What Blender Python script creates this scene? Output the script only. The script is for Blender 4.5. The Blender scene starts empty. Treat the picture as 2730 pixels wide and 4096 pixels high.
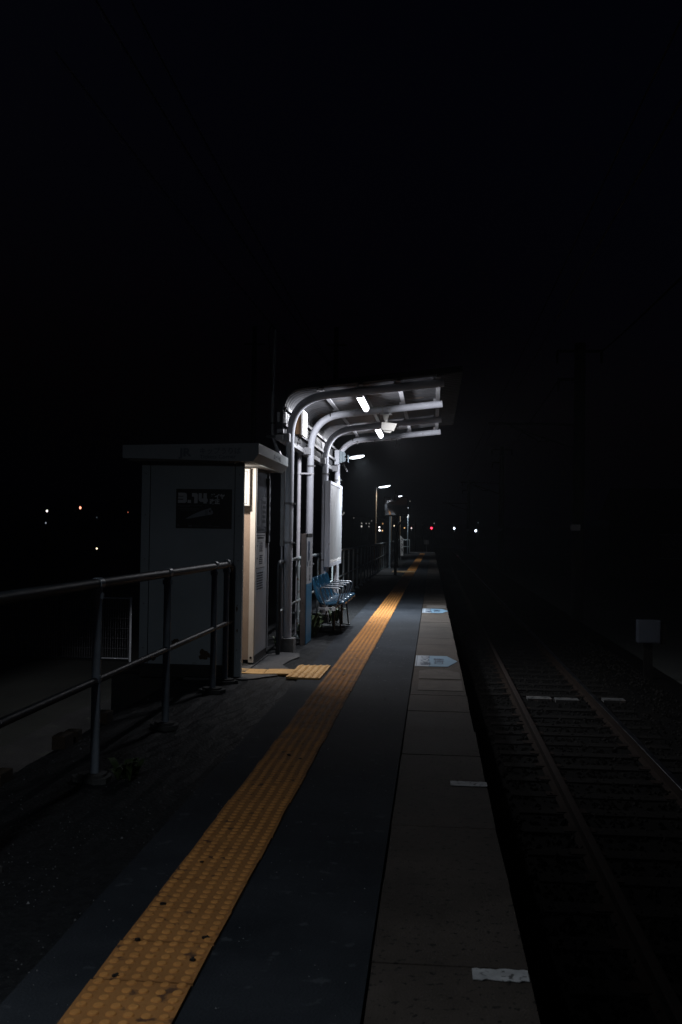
import bpy, bmesh, math, random
from mathutils import Vector, Matrix
random.seed(7)
D = bpy.data
SC = bpy.context.scene
COL = SC.collection
PI = math.pi

# ------------------------------------------------------------------ materials
def nodes_of(m):
    m.use_nodes = True
    nt = m.node_tree
    nt.nodes.clear()
    return nt, nt.nodes, nt.links

def mat(name, c1, c2=None, scale=6.0, rough=0.6, metal=0.0, bump=0.0, bscale=60.0, spot=None, sscale=30.0,
        sthr=0.62, detail=6.0, spec=0.5, coat=0.0, stretch=(1, 1, 1), rvar=0.1):
    """procedural: two tones mixed by noise, optional spots of a third tone, roughness variation and bump"""
    m = D.materials.new(name)
    nt, N, L = nodes_of(m)
    out = N.new('ShaderNodeOutputMaterial'); p = N.new('ShaderNodeBsdfPrincipled')
    L.new(p.outputs[0], out.inputs[0])
    tc = N.new('ShaderNodeTexCoord'); mp = N.new('ShaderNodeMapping')
    mp.inputs['Scale'].default_value = stretch
    L.new(tc.outputs['Object'], mp.inputs[0])
    if c2 is None: c2 = tuple(x * 0.8 for x in c1)
    n = N.new('ShaderNodeTexNoise'); n.inputs['Scale'].default_value = scale; n.inputs['Detail'].default_value = detail
    n.inputs['Roughness'].default_value = 0.62
    L.new(mp.outputs[0], n.inputs['Vector'])
    r = N.new('ShaderNodeValToRGB')
    r.color_ramp.elements[0].position = 0.36; r.color_ramp.elements[1].position = 0.66
    r.color_ramp.elements[0].color = (*c2, 1); r.color_ramp.elements[1].color = (*c1, 1)
    L.new(n.outputs[0], r.inputs[0])
    col = r.outputs[0]
    if spot is not None:
        n2 = N.new('ShaderNodeTexNoise'); n2.inputs['Scale'].default_value = sscale; n2.inputs['Detail'].default_value = 3
        L.new(mp.outputs[0], n2.inputs['Vector'])
        r2 = N.new('ShaderNodeValToRGB')
        r2.color_ramp.elements[0].position = sthr; r2.color_ramp.elements[1].position = min(1, sthr + 0.06)
        L.new(n2.outputs[0], r2.inputs[0])
        mx = N.new('ShaderNodeMix'); mx.data_type = 'RGBA'
        L.new(r2.outputs[0], mx.inputs[0]); L.new(col, mx.inputs[6]); mx.inputs[7].default_value = (*spot, 1)
        col = mx.outputs[2]
    L.new(col, p.inputs['Base Color'])
    mr = N.new('ShaderNodeMapRange')
    mr.inputs[3].default_value = max(0.02, rough - rvar); mr.inputs[4].default_value = min(1, rough + rvar)
    L.new(n.outputs[0], mr.inputs[0]); L.new(mr.outputs[0], p.inputs['Roughness'])
    p.inputs['Metallic'].default_value = metal
    p.inputs['Specular IOR Level'].default_value = spec
    p.inputs['Coat Weight'].default_value = coat
    if bump > 0:
        n3 = N.new('ShaderNodeTexNoise'); n3.inputs['Scale'].default_value = bscale; n3.inputs['Detail'].default_value = 5
        L.new(mp.outputs[0], n3.inputs['Vector'])
        b = N.new('ShaderNodeBump'); b.inputs['Strength'].default_value = bump; b.inputs['Distance'].default_value = 0.01
        L.new(n3.outputs[0], b.inputs['Height']); L.new(b.outputs[0], p.inputs['Normal'])
    return m

def glow(name, col, strength):
    m = D.materials.new(name); m.cycles.emission_sampling = 'NONE'
    nt, N, L = nodes_of(m)
    out = N.new('ShaderNodeOutputMaterial'); e = N.new('ShaderNodeEmission')
    e.inputs[0].default_value = (*col, 1); e.inputs[1].default_value = strength
    L.new(e.outputs[0], out.inputs[0])
    return m

COOL = (0.84, 0.92, 1.0)
M = {}
M['asphalt'] = mat('walkway_asphalt', (.038, .044, .053), (.017, .021, .027), scale=1.3, rough=.85, bump=.5, bscale=110, spot=(.062, .069, .078), sscale=11, sthr=.64, detail=12, spec=.2)
M['gravel'] = mat('rough_asphalt', (.021, .0225, .024), (.011, .0122, .014), scale=26, rough=.7, bump=1.0, bscale=55, spot=(.075, .08, .085), sscale=70, sthr=.70, spec=.15)
M['grit'] = mat('pale_grit', (.34, .35, .36), (.16, .165, .17), scale=90, rough=.8)
M['pad'] = mat('patched_concrete', (.11, .11, .112), (.055, .056, .06), scale=3, rough=.8, bump=.4, bscale=70, spot=(.03, .03, .032), sscale=5, sthr=.58)
M['slab'] = mat('edge_slab_concrete', (.092, .077, .066), (.054, .045, .038), scale=2.2, rough=.75, bump=.35, bscale=120, spot=(.026, .024, .022), sscale=38, sthr=.60, spec=.15)
M['slabworn'] = mat('edge_slab_scar', (.150, .136, .126), (.105, .095, .087), scale=7, rough=.8, bump=.3, bscale=120, spot=(.05, .046, .043), sscale=30, sthr=.64, spec=.15)
M['concrete'] = mat('old_concrete', (.22, .22, .22), (.12, .12, .12), scale=5, rough=.85, bump=.6, bscale=40, spot=(.07, .07, .065), sscale=8)
M['footing'] = mat('dark_footing', (.10, .10, .098), (.055, .055, .052), scale=9, rough=.9, bump=.5)  # darker concrete for the railing footings
M['wallconcrete'] = mat('platform_wall_concrete', (.06, .06, .06), (.03, .03, .03), scale=2, rough=.9, bump=.6, bscale=20)
M['yellow'] = mat('tactile_yellow', (.57, .265, .088), (.42, .195, .068), scale=3.2, rough=.85, bump=.3, bscale=90, spot=(.16, .085, .05), sscale=13, sthr=.61, spec=.12)
M['yellowdot'] = mat('tactile_yellow_dot', (.82, .385, .115), (.64, .295, .09), scale=4, rough=.8, bump=.2, bscale=90, spot=(.38, .18, .06), sscale=22, sthr=.66, spec=.15)
M['yellowmat'] = mat('tactile_mat_yellow', (.88, .56, .24), (.76, .46, .18), scale=6, rough=.55, bump=.2, bscale=90, spot=(.4, .2, .07), sscale=20, sthr=.68, spec=.35)
def grime(key, y0, y1, col, amount):
    """trodden-in dirt along a stretch of the strip (object y runs from the thing's base)"""
    nt = M[key].node_tree; N, L = nt.nodes, nt.links
    p = next(n for n in N if n.type == 'BSDF_PRINCIPLED'); src = p.inputs['Base Color'].links[0].from_socket
    tc = N.new('ShaderNodeTexCoord'); sx = N.new('ShaderNodeSeparateXYZ'); L.new(tc.outputs['Object'], sx.inputs[0])
    a = N.new('ShaderNodeMapRange'); a.interpolation_type = 'SMOOTHSTEP'; a.inputs[1].default_value = y0 - 2.2; a.inputs[2].default_value = y0 + 1.5; L.new(sx.outputs[1], a.inputs[0])
    b = N.new('ShaderNodeMapRange'); b.interpolation_type = 'SMOOTHSTEP'; b.inputs[1].default_value = y1 + 2; b.inputs[2].default_value = y1 - 2; L.new(sx.outputs[1], b.inputs[0])
    n = N.new('ShaderNodeTexNoise'); n.inputs['Scale'].default_value = 5; n.inputs['Detail'].default_value = 8; L.new(tc.outputs['Object'], n.inputs['Vector'])
    nr = N.new('ShaderNodeMapRange'); nr.inputs[1].default_value = .3; nr.inputs[2].default_value = .6; nr.inputs[3].default_value = .45; nr.inputs[4].default_value = 1; L.new(n.outputs[0], nr.inputs[0])
    m1 = N.new('ShaderNodeMath'); m1.operation = 'MULTIPLY'; L.new(a.outputs[0], m1.inputs[0]); L.new(b.outputs[0], m1.inputs[1])
    m2 = N.new('ShaderNodeMath'); m2.operation = 'MULTIPLY'; L.new(m1.outputs[0], m2.inputs[0]); L.new(nr.outputs[0], m2.inputs[1])
    m3 = N.new('ShaderNodeMath'); m3.operation = 'MULTIPLY'; L.new(m2.outputs[0], m3.inputs[0]); m3.inputs[1].default_value = amount
    mx = N.new('ShaderNodeMix'); mx.data_type = 'RGBA'; L.new(m3.outputs[0], mx.inputs[0]); L.new(src, mx.inputs[6]); mx.inputs[7].default_value = (*col, 1)
    L.new(mx.outputs[2], p.inputs['Base Color'])
grime('yellow', 3.5, 9.0, (.13, .105, .09), .85); grime('yellowdot', 3.5, 9.0, (.20, .15, .115), .7)
M['seam'] = mat('tile_bedding', (.012, .010, .008), rough=.9)
M['stain'] = mat('gum_stain', (.012, .011, .010), rough=.8)
M['paintmark'] = mat('worn_white_paint', (.62, .63, .64), (.40, .41, .42), scale=14, rough=.7, spot=(.10, .10, .10), sscale=45, sthr=.60)
M['pipe'] = mat('painted_pipe', (.68, .70, .77), (.58, .60, .66), scale=3, rough=.42, bump=.08, bscale=150, spot=(.40, .37, .36), sscale=14, sthr=.72)
M['pvc'] = mat('white_pvc', (.72, .71, .76), (.64, .63, .68), scale=4, rough=.4, spot=(.45, .44, .44), sscale=12, sthr=.72)
M['steel'] = mat('painted_steel', (.28, .285, .30), (.20, .20, .215), scale=8, rough=.5, bump=.1, bscale=90, spot=(.20, .13, .09), sscale=18, sthr=.68)
M['sheet'] = mat('corrugated_sheet', (.060, .062, .067), (.034, .034, .037), scale=2.2, rough=.40, bump=.05, spot=(.10, .08, .065), sscale=6, sthr=.66, stretch=(.3, 3, .3))
M['railtop'] = mat('worn_shaded_rail', (.045, .052, .06), (.028, .033, .038), scale=7, rough=.5, bump=.15, bscale=80, spot=(.16, .17, .18), sscale=9, sthr=.72, spec=.3)
M['dark_rail'] = mat('railing_paint', (.34, .40, .46), (.24, .285, .33), scale=7, rough=.38, bump=.15, bscale=80, spot=(.10, .10, .10), sscale=20, sthr=.68)
M['fencepaint'] = mat('flaking_fence_paint', (.56, .64, .66), (.40, .47, .49), scale=6, rough=.5, spot=(.22, .11, .055), sscale=14, sthr=.63)
M['kiosk'] = mat('kiosk_panel_paint', (.52, .60, .645), (.44, .51, .55), scale=1.6, rough=.5, bump=.06, bscale=120, spot=(.24, .25, .245), sscale=4, sthr=.70)
M['kioskroof'] = mat('kiosk_fascia_paint', (.56, .61, .63), (.47, .52, .54), scale=2, rough=.5, bump=.06, bscale=120, spot=(.25, .26, .26), sscale=9, sthr=.69)
M['beige'] = mat('beige_interior', (.36, .27, .21), (.30, .22, .17), scale=5, rough=.6, spot=(.42, .31, .23), sscale=12, sthr=.74)
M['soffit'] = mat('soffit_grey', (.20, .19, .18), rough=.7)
M['cream'] = mat('cream_trim', (.74, .68, .62), (.66, .60, .54), scale=5, rough=.5, spot=(.50, .38, .27), sscale=16, sthr=.72)
M['noticeface'] = mat('notice_face', (.50, .50, .49), (.46, .46, .45), rough=.6)
M['white'] = mat('white_board', (.78, .77, .75), (.72, .71, .69), scale=3, rough=.5)
M['black'] = mat('black_plastic', (.012, .012, .013), rough=.5)
M['joint'] = mat('dark_joint', (.010, .011, .012), rough=.8)
M['ink'] = mat('dark_print', (.020, .024, .034), rough=.6)
M['inkfade'] = mat('sun_faded_print', (.27, .31, .36), (.23, .27, .32), rough=.6)
M['inkblue'] = mat('faded_blue_print', (.05, .075, .12), (.035, .055, .09), rough=.6)
M['paper'] = mat('sun_bleached_paper', (.46, .47, .49), (.38, .39, .41), scale=4, rough=.6)
M['notedim'] = mat('paper_behind_glass', (.17, .18, .20), (.14, .15, .17), scale=4, rough=.4)
M['notepaper'] = mat('bluish_paper', (.33, .38, .43), (.27, .31, .36), scale=4, rough=.6)
M['posterblack'] = mat('poster_black', (.012, .012, .012), rough=.45)
M['posterink'] = mat('poster_pale_print', (.78, .82, .85), (.70, .74, .77), rough=.5)
M['posterdim'] = mat('poster_dim_print', (.17, .20, .22), (.12, .14, .16), rough=.5)
M['trainside'] = mat('poster_train_body', (.42, .47, .51), (.32, .36, .40), rough=.5)
M['glassdark'] = mat('dusty_window_glass', (.14, .15, .17), (.10, .105, .12), scale=3, rough=.18, spec=.6)
M['panelgrey'] = mat('kiosk_front_panel', (.36, .38, .41), (.30, .32, .35), scale=3, rough=.45, spot=(.22, .22, .23), sscale=8, sthr=.70)
M['seat'] = mat('blue_seat_plastic', (.022, .105, .195), (.017, .085, .16), scale=6, rough=.2, spec=.8, rvar=.06, coat=.3)
M['chrome'] = mat('brushed_steel', (.36, .37, .39), (.28, .29, .31), scale=20, rough=.40, metal=1.0)
M['legblack'] = mat('black_leg_paint', (.015, .015, .017), rough=.45)
M['capwhite'] = mat('pale_end_cap', (.66, .67, .69), rough=.5)
M['signwhite'] = mat('sign_white_enamel', (.50, .52, .55), (.40, .42, .45), scale=5, rough=.45, spot=(.24, .25, .26), sscale=9, sthr=.64, stretch=(1, 1, .25))
M['signblue'] = mat('sign_blue_enamel', (.06, .21, .36), (.045, .16, .28), scale=6, rough=.45, spot=(.12, .20, .28), sscale=10, sthr=.66, stretch=(1, 1, .2))
M['signside'] = mat('sign_side_brown', (.30, .25, .23), (.19, .155, .14), scale=6, rough=.6, spot=(.12, .08, .06), sscale=9, sthr=.62)
M['boxwood'] = mat('weathered_brown_side', (.30, .17, .08), (.17, .09, .04), scale=14, rough=.7, stretch=(3, 3, .6))
M['panelface'] = mat('blank_board_face', (.41, .42, .43), (.355, .365, .375), scale=3, rough=.5, spot=(.38, .37, .36), sscale=7, sthr=.70, stretch=(1, 1, .35))
M['camwhite'] = mat('camera_housing_paint', (.72, .70, .64), (.66, .64, .58), rough=.45, spot=(.4, .3, .2), sscale=25, sthr=.74)
M['meshpost'] = mat('lit_mesh_frame', (.80, .84, .88), (.70, .74, .78), rough=.5)
M['greybox'] = mat('junction_box_grey', (.33, .40, .44), (.27, .33, .37), rough=.45)
M['rustpole'] = mat('rusting_white_pole', (.60, .50, .36), (.36, .20, .09), scale=5, rough=.6, spot=(.18, .08, .03), sscale=12, sthr=.62)
M['mirror'] = mat('mirror_face', (.80, .82, .84), (.74, .76, .78), rough=.06, metal=1.0, rvar=.02)
M['diamond'] = mat('marker_plate', (.70, .69, .67), (.60, .59, .57), rough=.6)
M['rustfilm'] = mat('rust_film', (.14, .09, .055), (.09, .06, .04), scale=40, rough=.9)
M['rust'] = mat('rusty_steel', (.013, .0085, .006), (.008, .005, .004), scale=12, rough=.95, bump=.3, spec=.05)
M['shadehead'] = mat('shaded_rusty_rail_head', (.02, .014, .012), (.012, .009, .008), scale=14, rough=.9, spec=.05)  # platform-side rail head: rust tone also coloured dark for shade, without glint
M['railhead'] = mat('polished_rail', (.45, .45, .46), (.35, .35, .36), rough=.22, metal=1.0, scale=3)
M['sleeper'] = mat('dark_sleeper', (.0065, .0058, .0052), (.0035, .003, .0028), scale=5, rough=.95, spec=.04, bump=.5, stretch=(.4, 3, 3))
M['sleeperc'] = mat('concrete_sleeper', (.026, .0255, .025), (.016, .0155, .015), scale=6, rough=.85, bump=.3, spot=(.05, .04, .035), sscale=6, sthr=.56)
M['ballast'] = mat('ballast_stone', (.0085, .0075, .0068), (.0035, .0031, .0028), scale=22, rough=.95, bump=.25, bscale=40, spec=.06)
M['bedshade'] = mat('shaded_ballast_bed', (.0035, .0031, .0028), (.002, .0018, .0016), scale=12, rough=.95, spec=.03)  # bed coloured darker than the stones, as shade in the gaps
M['soil'] = mat('dark_soil', (.022, .024, .018), (.012, .013, .010), scale=.8, rough=.95, bump=.6, bscale=8)
M['lowpath'] = mat('service_path_concrete', (.030, .029, .028), (.019, .0185, .018), scale=1.2, rough=.85, bump=.4, bscale=30, spot=(.035, .038, .03), sscale=3, sthr=.60)
M['pole'] = mat('pole_concrete', (.028, .028, .028), (.020, .020, .020), scale=3, rough=.9, bump=.2)
M['wire'] = mat('black_cable', (.012, .012, .012), rough=.6)
M['hanger'] = mat('galvanised_hanger', (.55, .56, .57), rough=.35, metal=1.0)
M['hill'] = mat('night_hillside', (.012, .016, .010), (.006, .008, .005), scale=.05, rough=1)
M['houseroof'] = mat('roof_tile', (.025, .025, .027), rough=.8)
M['housewall'] = mat('house_render', (.07, .07, .065), (.05, .05, .048), rough=.9)
M['leaf'] = mat('weed_leaf', (.05, .075, .025), (.03, .05, .016), scale=20, rough=.6)
M['kerb'] = mat('stained_kerb_block', (.06, .04, .022), (.035, .024, .015), scale=9, rough=.9, bump=.5)
M['cabinet'] = mat('pale_cabinet', (.024, .028, .038), (.018, .021, .028), rough=.55)
M['arrowpale'] = mat('pale_blue_sticker', (.38, .43, .49), (.30, .345, .395), scale=7, rough=.5, spot=(.22, .25, .28), sscale=18, sthr=.66)
M['arrowblue'] = mat('blue_sticker', (.17, .28, .38), (.13, .225, .31), scale=7, rough=.5, spot=(.10, .18, .26), sscale=18, sthr=.68)
M['arrowink'] = mat('sticker_print', (.055, .085, .13), (.04, .06, .10), rough=.6)
M['tube'] = glow('fluorescent_glow', (.93, .93, 1.0), 7)
M['led'] = glow('led_glow', COOL, 9)
M['lednear'] = glow('led_glow_near', COOL, 7)
M['led2'] = glow('led_glow_far', COOL, 6)
M['kiosklamp'] = glow('warm_ceiling_lamp', (1.0, .88, .76), 5)
M['redlens'] = glow('red_signal_glow', (1.0, .02, .05), 9)

# ------------------------------------------------------------------ mesh helpers
class MB:
    def __init__(s):
        s.v = []; s.f = []; s.smooth = []
    def add(s, vs, fs, smooth=False):
        b = len(s.v)
        s.v += [tuple(v) for v in vs]
        s.f += [tuple(b + i for i in f) for f in fs]
        s.smooth += [smooth] * len(fs)
        return s
    def box(s, x0, x1, y0, y1, z0, z1, bev=0.0):
        bm = bmesh.new()
        bmesh.ops.create_cube(bm, size=1)
        for v in bm.verts:
            v.co = Vector(((x0 + x1) / 2 + v.co.x * (x1 - x0), (y0 + y1) / 2 + v.co.y * (y1 - y0), (z0 + z1) / 2 + v.co.z * (z1 - z0)))
        if bev > 0:
            bmesh.ops.bevel(bm, geom=bm.edges[:], offset=bev, segments=2, affect='EDGES', profile=.7)
        s.bm(bm); return s
    def bm(s, bm, smooth=False, mtx=None):
        bm.verts.index_update()
        vs = [(mtx @ v.co if mtx else v.co)[:] for v in bm.verts]
        s.add(vs, [[v.index for v in f.verts] for f in bm.faces], smooth)
        bm.free()
    def obox(s, c, sx, sy, sz, mtx, bev=0.0):
        t = MB(); t.box(-sx / 2, sx / 2, -sy / 2, sy / 2, -sz / 2, sz / 2, bev)
        c = Vector(c)
        s.add([c + mtx @ Vector(v) for v in t.v], t.f); return s
    def tube(s, pts, r, n=12, cap=True, closed=False):
        pts = [Vector(p) for p in pts]
        rr = r if isinstance(r, (list, tuple)) else [r] * len(pts)
        m = len(pts); rings = []
        ref = None; vs = []
        for i, p in enumerate(pts):
            if closed: t = pts[(i + 1) % m] - pts[i - 1]
            else: t = pts[min(i + 1, m - 1)] - pts[max(i - 1, 0)]
            t.normalize()
            if ref is None:
                ref = t.orthogonal().normalized()
            ref = (ref - t * ref.dot(t)).normalized()
            bi = t.cross(ref)
            for k in range(n):
                a = 2 * PI * k / n
                vs.append(p + (ref * math.cos(a) + bi * math.sin(a)) * rr[i])
        fs = []
        for i in range(m if closed else m - 1):
            j = (i + 1) % m
            for k in range(n):
                fs.append((i * n + k, i * n + (k + 1) % n, j * n + (k + 1) % n, j * n + k))
        s.add(vs, fs, True)
        if cap and not closed:
            s.add(vs[:n], [tuple(range(n - 1, -1, -1))]); s.add(vs[-n:], [tuple(range(n))])
        return s
    def cyl(s, p0, p1, r, n=14, r1=None):
        return s.tube([p0, p1], [r, r if r1 is None else r1], n)
    def prism(s, poly, axis, a0, a1):
        """poly of 2D points extruded along axis: 'y' -> (x,z), 'z' -> (x,y), 'x' -> (y,z)"""
        def P(q, a):
            return {'y': (q[0], a, q[1]), 'z': (q[0], q[1], a), 'x': (a, q[0], q[1])}[axis]
        n = len(poly)
        vs = [P(q, a0) for q in poly] + [P(q, a1) for q in poly]
        fs = [tuple(range(n)), tuple(range(2 * n - 1, n - 1, -1))]
        fs += [(i, i + n, (i + 1) % n + n, (i + 1) % n) for i in range(n)]
        s.add(vs, fs); return s
    def grid(s, fn, nu, nv, smooth=True):
        vs = [fn(i / nu, j / nv) for i in range(nu + 1) for j in range(nv + 1)]
        fs = [(i * (nv + 1) + j, (i + 1) * (nv + 1) + j, (i + 1) * (nv + 1) + j + 1, i * (nv + 1) + j + 1) for i in range(nu) for j in range(nv)]
        s.add(vs, fs, smooth); return s
    def ell(s, c, rx, ry, rz, n=16, m=8, half=0, mtx=None):
        """ellipsoid; half=-1 keeps the lower half"""
        c = Vector(c); lo, hi = -PI / 2, (0 if half == -1 else PI / 2)
        vs = []
        for i in range(m + 1):
            la = lo + (hi - lo) * i / m
            for k in range(n):
                lo_ = 2 * PI * k / n
                q = Vector((rx * math.cos(la) * math.cos(lo_), ry * math.cos(la) * math.sin(lo_), rz * math.sin(la)))
                vs.append(c + (mtx @ q if mtx else q))
        fs = [(i * n + k, i * n + (k + 1) % n, (i + 1) * n + (k + 1) % n, (i + 1) * n + k) for i in range(m) for k in range(n)]
        if half == -1: fs.append(tuple(m * n + k for k in range(n)))
        s.add(vs, fs, True); return s

ROOT = {}
def props(o, label=None, cat=None, group=None, kind=None):
    if label: o['label'] = label
    if cat: o['category'] = cat
    if group: o['group'] = group
    if kind: o['kind'] = kind
    return o

def base_of(parent):
    while parent.parent is not None: parent = parent.parent
    return ROOT[parent.name]

def fix_normals(me):
    bm = bmesh.new(); bm.from_mesh(me)
    bmesh.ops.recalc_face_normals(bm, faces=bm.faces[:])
    bm.to_mesh(me); bm.free()

def obj(name, mb, m, parent=None, loc=(0, 0, 0), recalc=True):
    """link one mesh; coordinates are world coordinates, stored relative to the thing's base"""
    off = Vector(base_of(parent) if parent else loc)
    me = D.meshes.new(name)
    me.from_pydata([tuple(Vector(v) - off) for v in mb.v], [], mb.f)
    me.polygons.foreach_set('use_smooth', mb.smooth)
    me.materials.append(M[m] if isinstance(m, str) else m)
    if recalc: fix_normals(me)
    me.update()
    o = D.objects.new(name, me); COL.objects.link(o)
    if parent: o.parent = parent
    else:
        o.location = off; ROOT[o.name] = tuple(off)
    return o

def thing(name, label, cat, loc=(0, 0, 0), group=None):
    o = D.objects.new(name, None); COL.objects.link(o)
    o.location = loc; o.empty_display_size = .1
    ROOT[o.name] = tuple(loc)
    return props(o, label, cat, group)

def struct(name, mb, m, loc=(0, 0, 0)):
    return props(obj(name, mb, m, None, loc), kind='structure')

def dup(root, loc, label=None):
    r = root.copy(); COL.objects.link(r); r.location = loc; ROOT[r.name] = tuple(loc)
    if label: r['label'] = label
    for ch in list(root.children):
        c = ch.copy(); COL.objects.link(c); c.parent = r
        for g in ch.children:
            d = g.copy(); COL.objects.link(d); d.parent = c
    return r

def text(s, size, m, origin, right, up, parent, name='lettering', bold=0.0, sx=1.0, align='LEFT', valign='BOTTOM_BASELINE', lift=.0012, space=1.0, loc=(0, 0, 0)):
    """flat lettering as a mesh: origin, right and up are world vectors"""
    cu = D.curves.new('t', 'FONT'); cu.body = s; cu.size = size; cu.align_x = align; cu.align_y = valign
    cu.offset = bold; cu.extrude = .0006; cu.space_character = space; cu.resolution_u = 3
    to = D.objects.new('t', cu); COL.objects.link(to)
    dg = bpy.context.evaluated_depsgraph_get(); dg.update()
    me = D.meshes.new_from_object(to.evaluated_get(dg))
    D.objects.remove(to); D.curves.remove(cu)
    R, U = Vector(right).normalized(), Vector(up).normalized()
    n = R.cross(U)
    off = Vector(base_of(parent) if parent else loc)
    for v in me.vertices:
        v.co = Vector(origin) + R * (v.co.x * sx) + U * v.co.y + n * (lift + v.co.z) - off
    me.materials.clear(); me.materials.append(M[m]); me.name = name
    o = D.objects.new(name, me); COL.objects.link(o); o.parent = parent
    return o

def bend(pts, rad, n=8):
    """polyline with rounded corners"""
    pts = [Vector(p) for p in pts]; out = [pts[0]]
    for i in range(1, len(pts) - 1):
        a = (pts[i - 1] - pts[i]); b = (pts[i + 1] - pts[i])
        r = min(rad, a.length * .49, b.length * .49)
        p0 = pts[i] + a.normalized() * r; p1 = pts[i] + b.normalized() * r
        for k in range(n + 1):
            t = k / n
            out.append(p0 * (1 - t) ** 2 + pts[i] * 2 * t * (1 - t) + p1 * t * t)
    out.append(pts[-1]); return out

# ================================================================== SETTING
EDGE = lambda y: .315 - .0033 * y           # right edge of the platform
STX = lambda y: .0035 * y                   # drift of the tactile strip
PEND = 62.6
mb = MB(); mb.grid(lambda u, v: ((u - .5) * 1800, -200 + v * 1600, -1.26), 4, 4, False)
struct('ground', mb, 'soil')
# platform body and surfaces
mb = MB(); mb.prism([(-2.26, -6), (-.02, -6), (-.02, PEND), (-2.26, PEND)], 'z', -1.255, -.032)
struct('platform', mb, 'wallconcrete')
def rough_top(u, v):
    x = -2.26 + u * 1.11; y = -6 + v * (PEND + 6)
    e = 0 if (u == 1) else 1
    return (x + (random.uniform(-.012, .012) if u == 1 else 0), y, -.004 + e * random.uniform(-.008, .006) - .004)
mb = MB(); mb.grid(rough_top, 22, 460, False)
struct('platform_rough_asphalt', mb, 'gravel')
mb = MB(); mb.prism([(-1.188, -6), (-.181, -6), (-.181, PEND), (-1.188, PEND)], 'z', -.03, 0.0)
struct('walkway', mb, 'asphalt')
mb = MB(); y = -5.9; k = 0
rnd = random.Random(3)
while y < PEND:
    L_ = .765
    y1 = min(y + L_ - .006, PEND)
    z = .001 + rnd.uniform(-.002, .002)
    mb.prism([(-.172 + rnd.uniform(-.002, .002), y), (EDGE(y) + rnd.uniform(-.004, .004), y), (EDGE(y1) + rnd.uniform(-.004, .004), y1), (-.172 + rnd.uniform(-.002, .002), y1)], 'z', z - .12, z)
    y += L_
struct('platform_edge', mb, 'slab')
mb = MB()
mb.prism([(-.02, -6), (.20, -6), (.0, PEND), (-.02, PEND)], 'z', -1.2, -.125)
struct('platform_wall', mb, 'wallconcrete')
# scars left by old stickers on the edge slabs
def scar(pts):
    m_ = MB(); m_.prism(pts, 'z', .0045, .0065); return m_
mb = scar([(-.115, 9.55), (.265, 9.55), (.262, 10.02), (.15, 10.19), (.05, 10.22), (-.05, 10.18), (-.118, 10.08)])
mb.prism([(-.115, 8.86), (.268, 8.86), (.266, 9.44), (-.112, 9.44)], 'z', .0045, .0065)
struct('platform_edge_scar', mb, 'slabworn')
mb = scar([(-.10, 18.35), (.235, 18.35), (.235, 19.05), (-.10, 19.05)])
struct('platform_edge_scar', mb, 'slabworn')
# concrete pad by the kiosk door
mb = MB()
pp = [(-2.2, 9.2), (-1.62, 9.22), (-1.50, 9.38), (-1.40, 9.52), (-1.44, 9.75), (-1.36, 10.0), (-1.46, 10.25), (-1.44, 10.6), (-1.38, 10.95), (-1.42, 11.25), (-1.62, 11.32), (-1.72, 11.1), (-2.2, 11.0)]
mb.prism(pp, 'z', -.02, .005)
struct('concrete_pad', mb, 'pad')
mb = MB(); mb.prism([(-1.7, 31), (-1.2, 31.4), (-1.2, 37.5), (-1.75, 37.5)], 'z', -.02, .005)
struct('concrete_pad', mb, 'pad')
# lower path on the left, and the track bed
mb = MB(); mb.grid(lambda u, v: (-2.27 - u * (2.62 + .12 * math.sin(v * 43) + .06 * math.sin(v * 107)), -8 + v * 60, -1.235 + .01 * math.sin(v * 90 + u * 5)), 4, 120, False)
struct('path', mb, 'lowpath')
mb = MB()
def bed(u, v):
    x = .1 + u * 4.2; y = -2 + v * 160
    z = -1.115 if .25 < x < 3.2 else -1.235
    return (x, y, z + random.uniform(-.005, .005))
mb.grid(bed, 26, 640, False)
struct('track_bed', mb, 'bedshade')
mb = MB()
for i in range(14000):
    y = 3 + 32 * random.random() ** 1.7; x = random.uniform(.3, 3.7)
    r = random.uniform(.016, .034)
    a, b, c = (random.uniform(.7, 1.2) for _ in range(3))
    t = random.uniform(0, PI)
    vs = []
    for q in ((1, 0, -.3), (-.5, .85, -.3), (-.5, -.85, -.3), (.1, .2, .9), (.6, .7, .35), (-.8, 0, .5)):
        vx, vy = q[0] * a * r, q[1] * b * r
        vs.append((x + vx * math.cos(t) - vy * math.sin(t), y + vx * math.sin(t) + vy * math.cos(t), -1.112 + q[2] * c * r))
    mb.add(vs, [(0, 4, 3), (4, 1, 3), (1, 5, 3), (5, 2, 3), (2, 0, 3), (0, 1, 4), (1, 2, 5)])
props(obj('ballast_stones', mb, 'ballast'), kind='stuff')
mb = MB(); rnd = random.Random(33)
for i in range(3600):
    y = 2.3 + 11 * rnd.random() ** 1.3
    x = rnd.uniform(-2.2, -1.16) if i % 5 else rnd.uniform(-1.18, -.2)
    if -.99 < x < -.66: continue
    if rnd.random() < .5 * (1 + math.sin(x * 9 + y * 3.1) * math.sin(y * 5.3 - x * 4)): continue
    r = rnd.uniform(.0014, .0034) * (1 + (rnd.random() < .03) * 1.6); z = .003 if x > -1.16 else -.003; t = rnd.uniform(0, PI)
    vs = [(x + r * q[0] * math.cos(t) - r * q[1] * math.sin(t), y + r * q[0] * math.sin(t) + r * q[1] * math.cos(t), z + r * q[2]) for q in ((1.3, 0, -.2), (-.6, .9, -.2), (-.6, -.9, -.2), (0, 0, 1.1))]
    mb.add(vs, [(0, 1, 3), (1, 2, 3), (2, 0, 3)])
props(obj('loose_grit', mb, 'grit'), kind='stuff')
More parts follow.
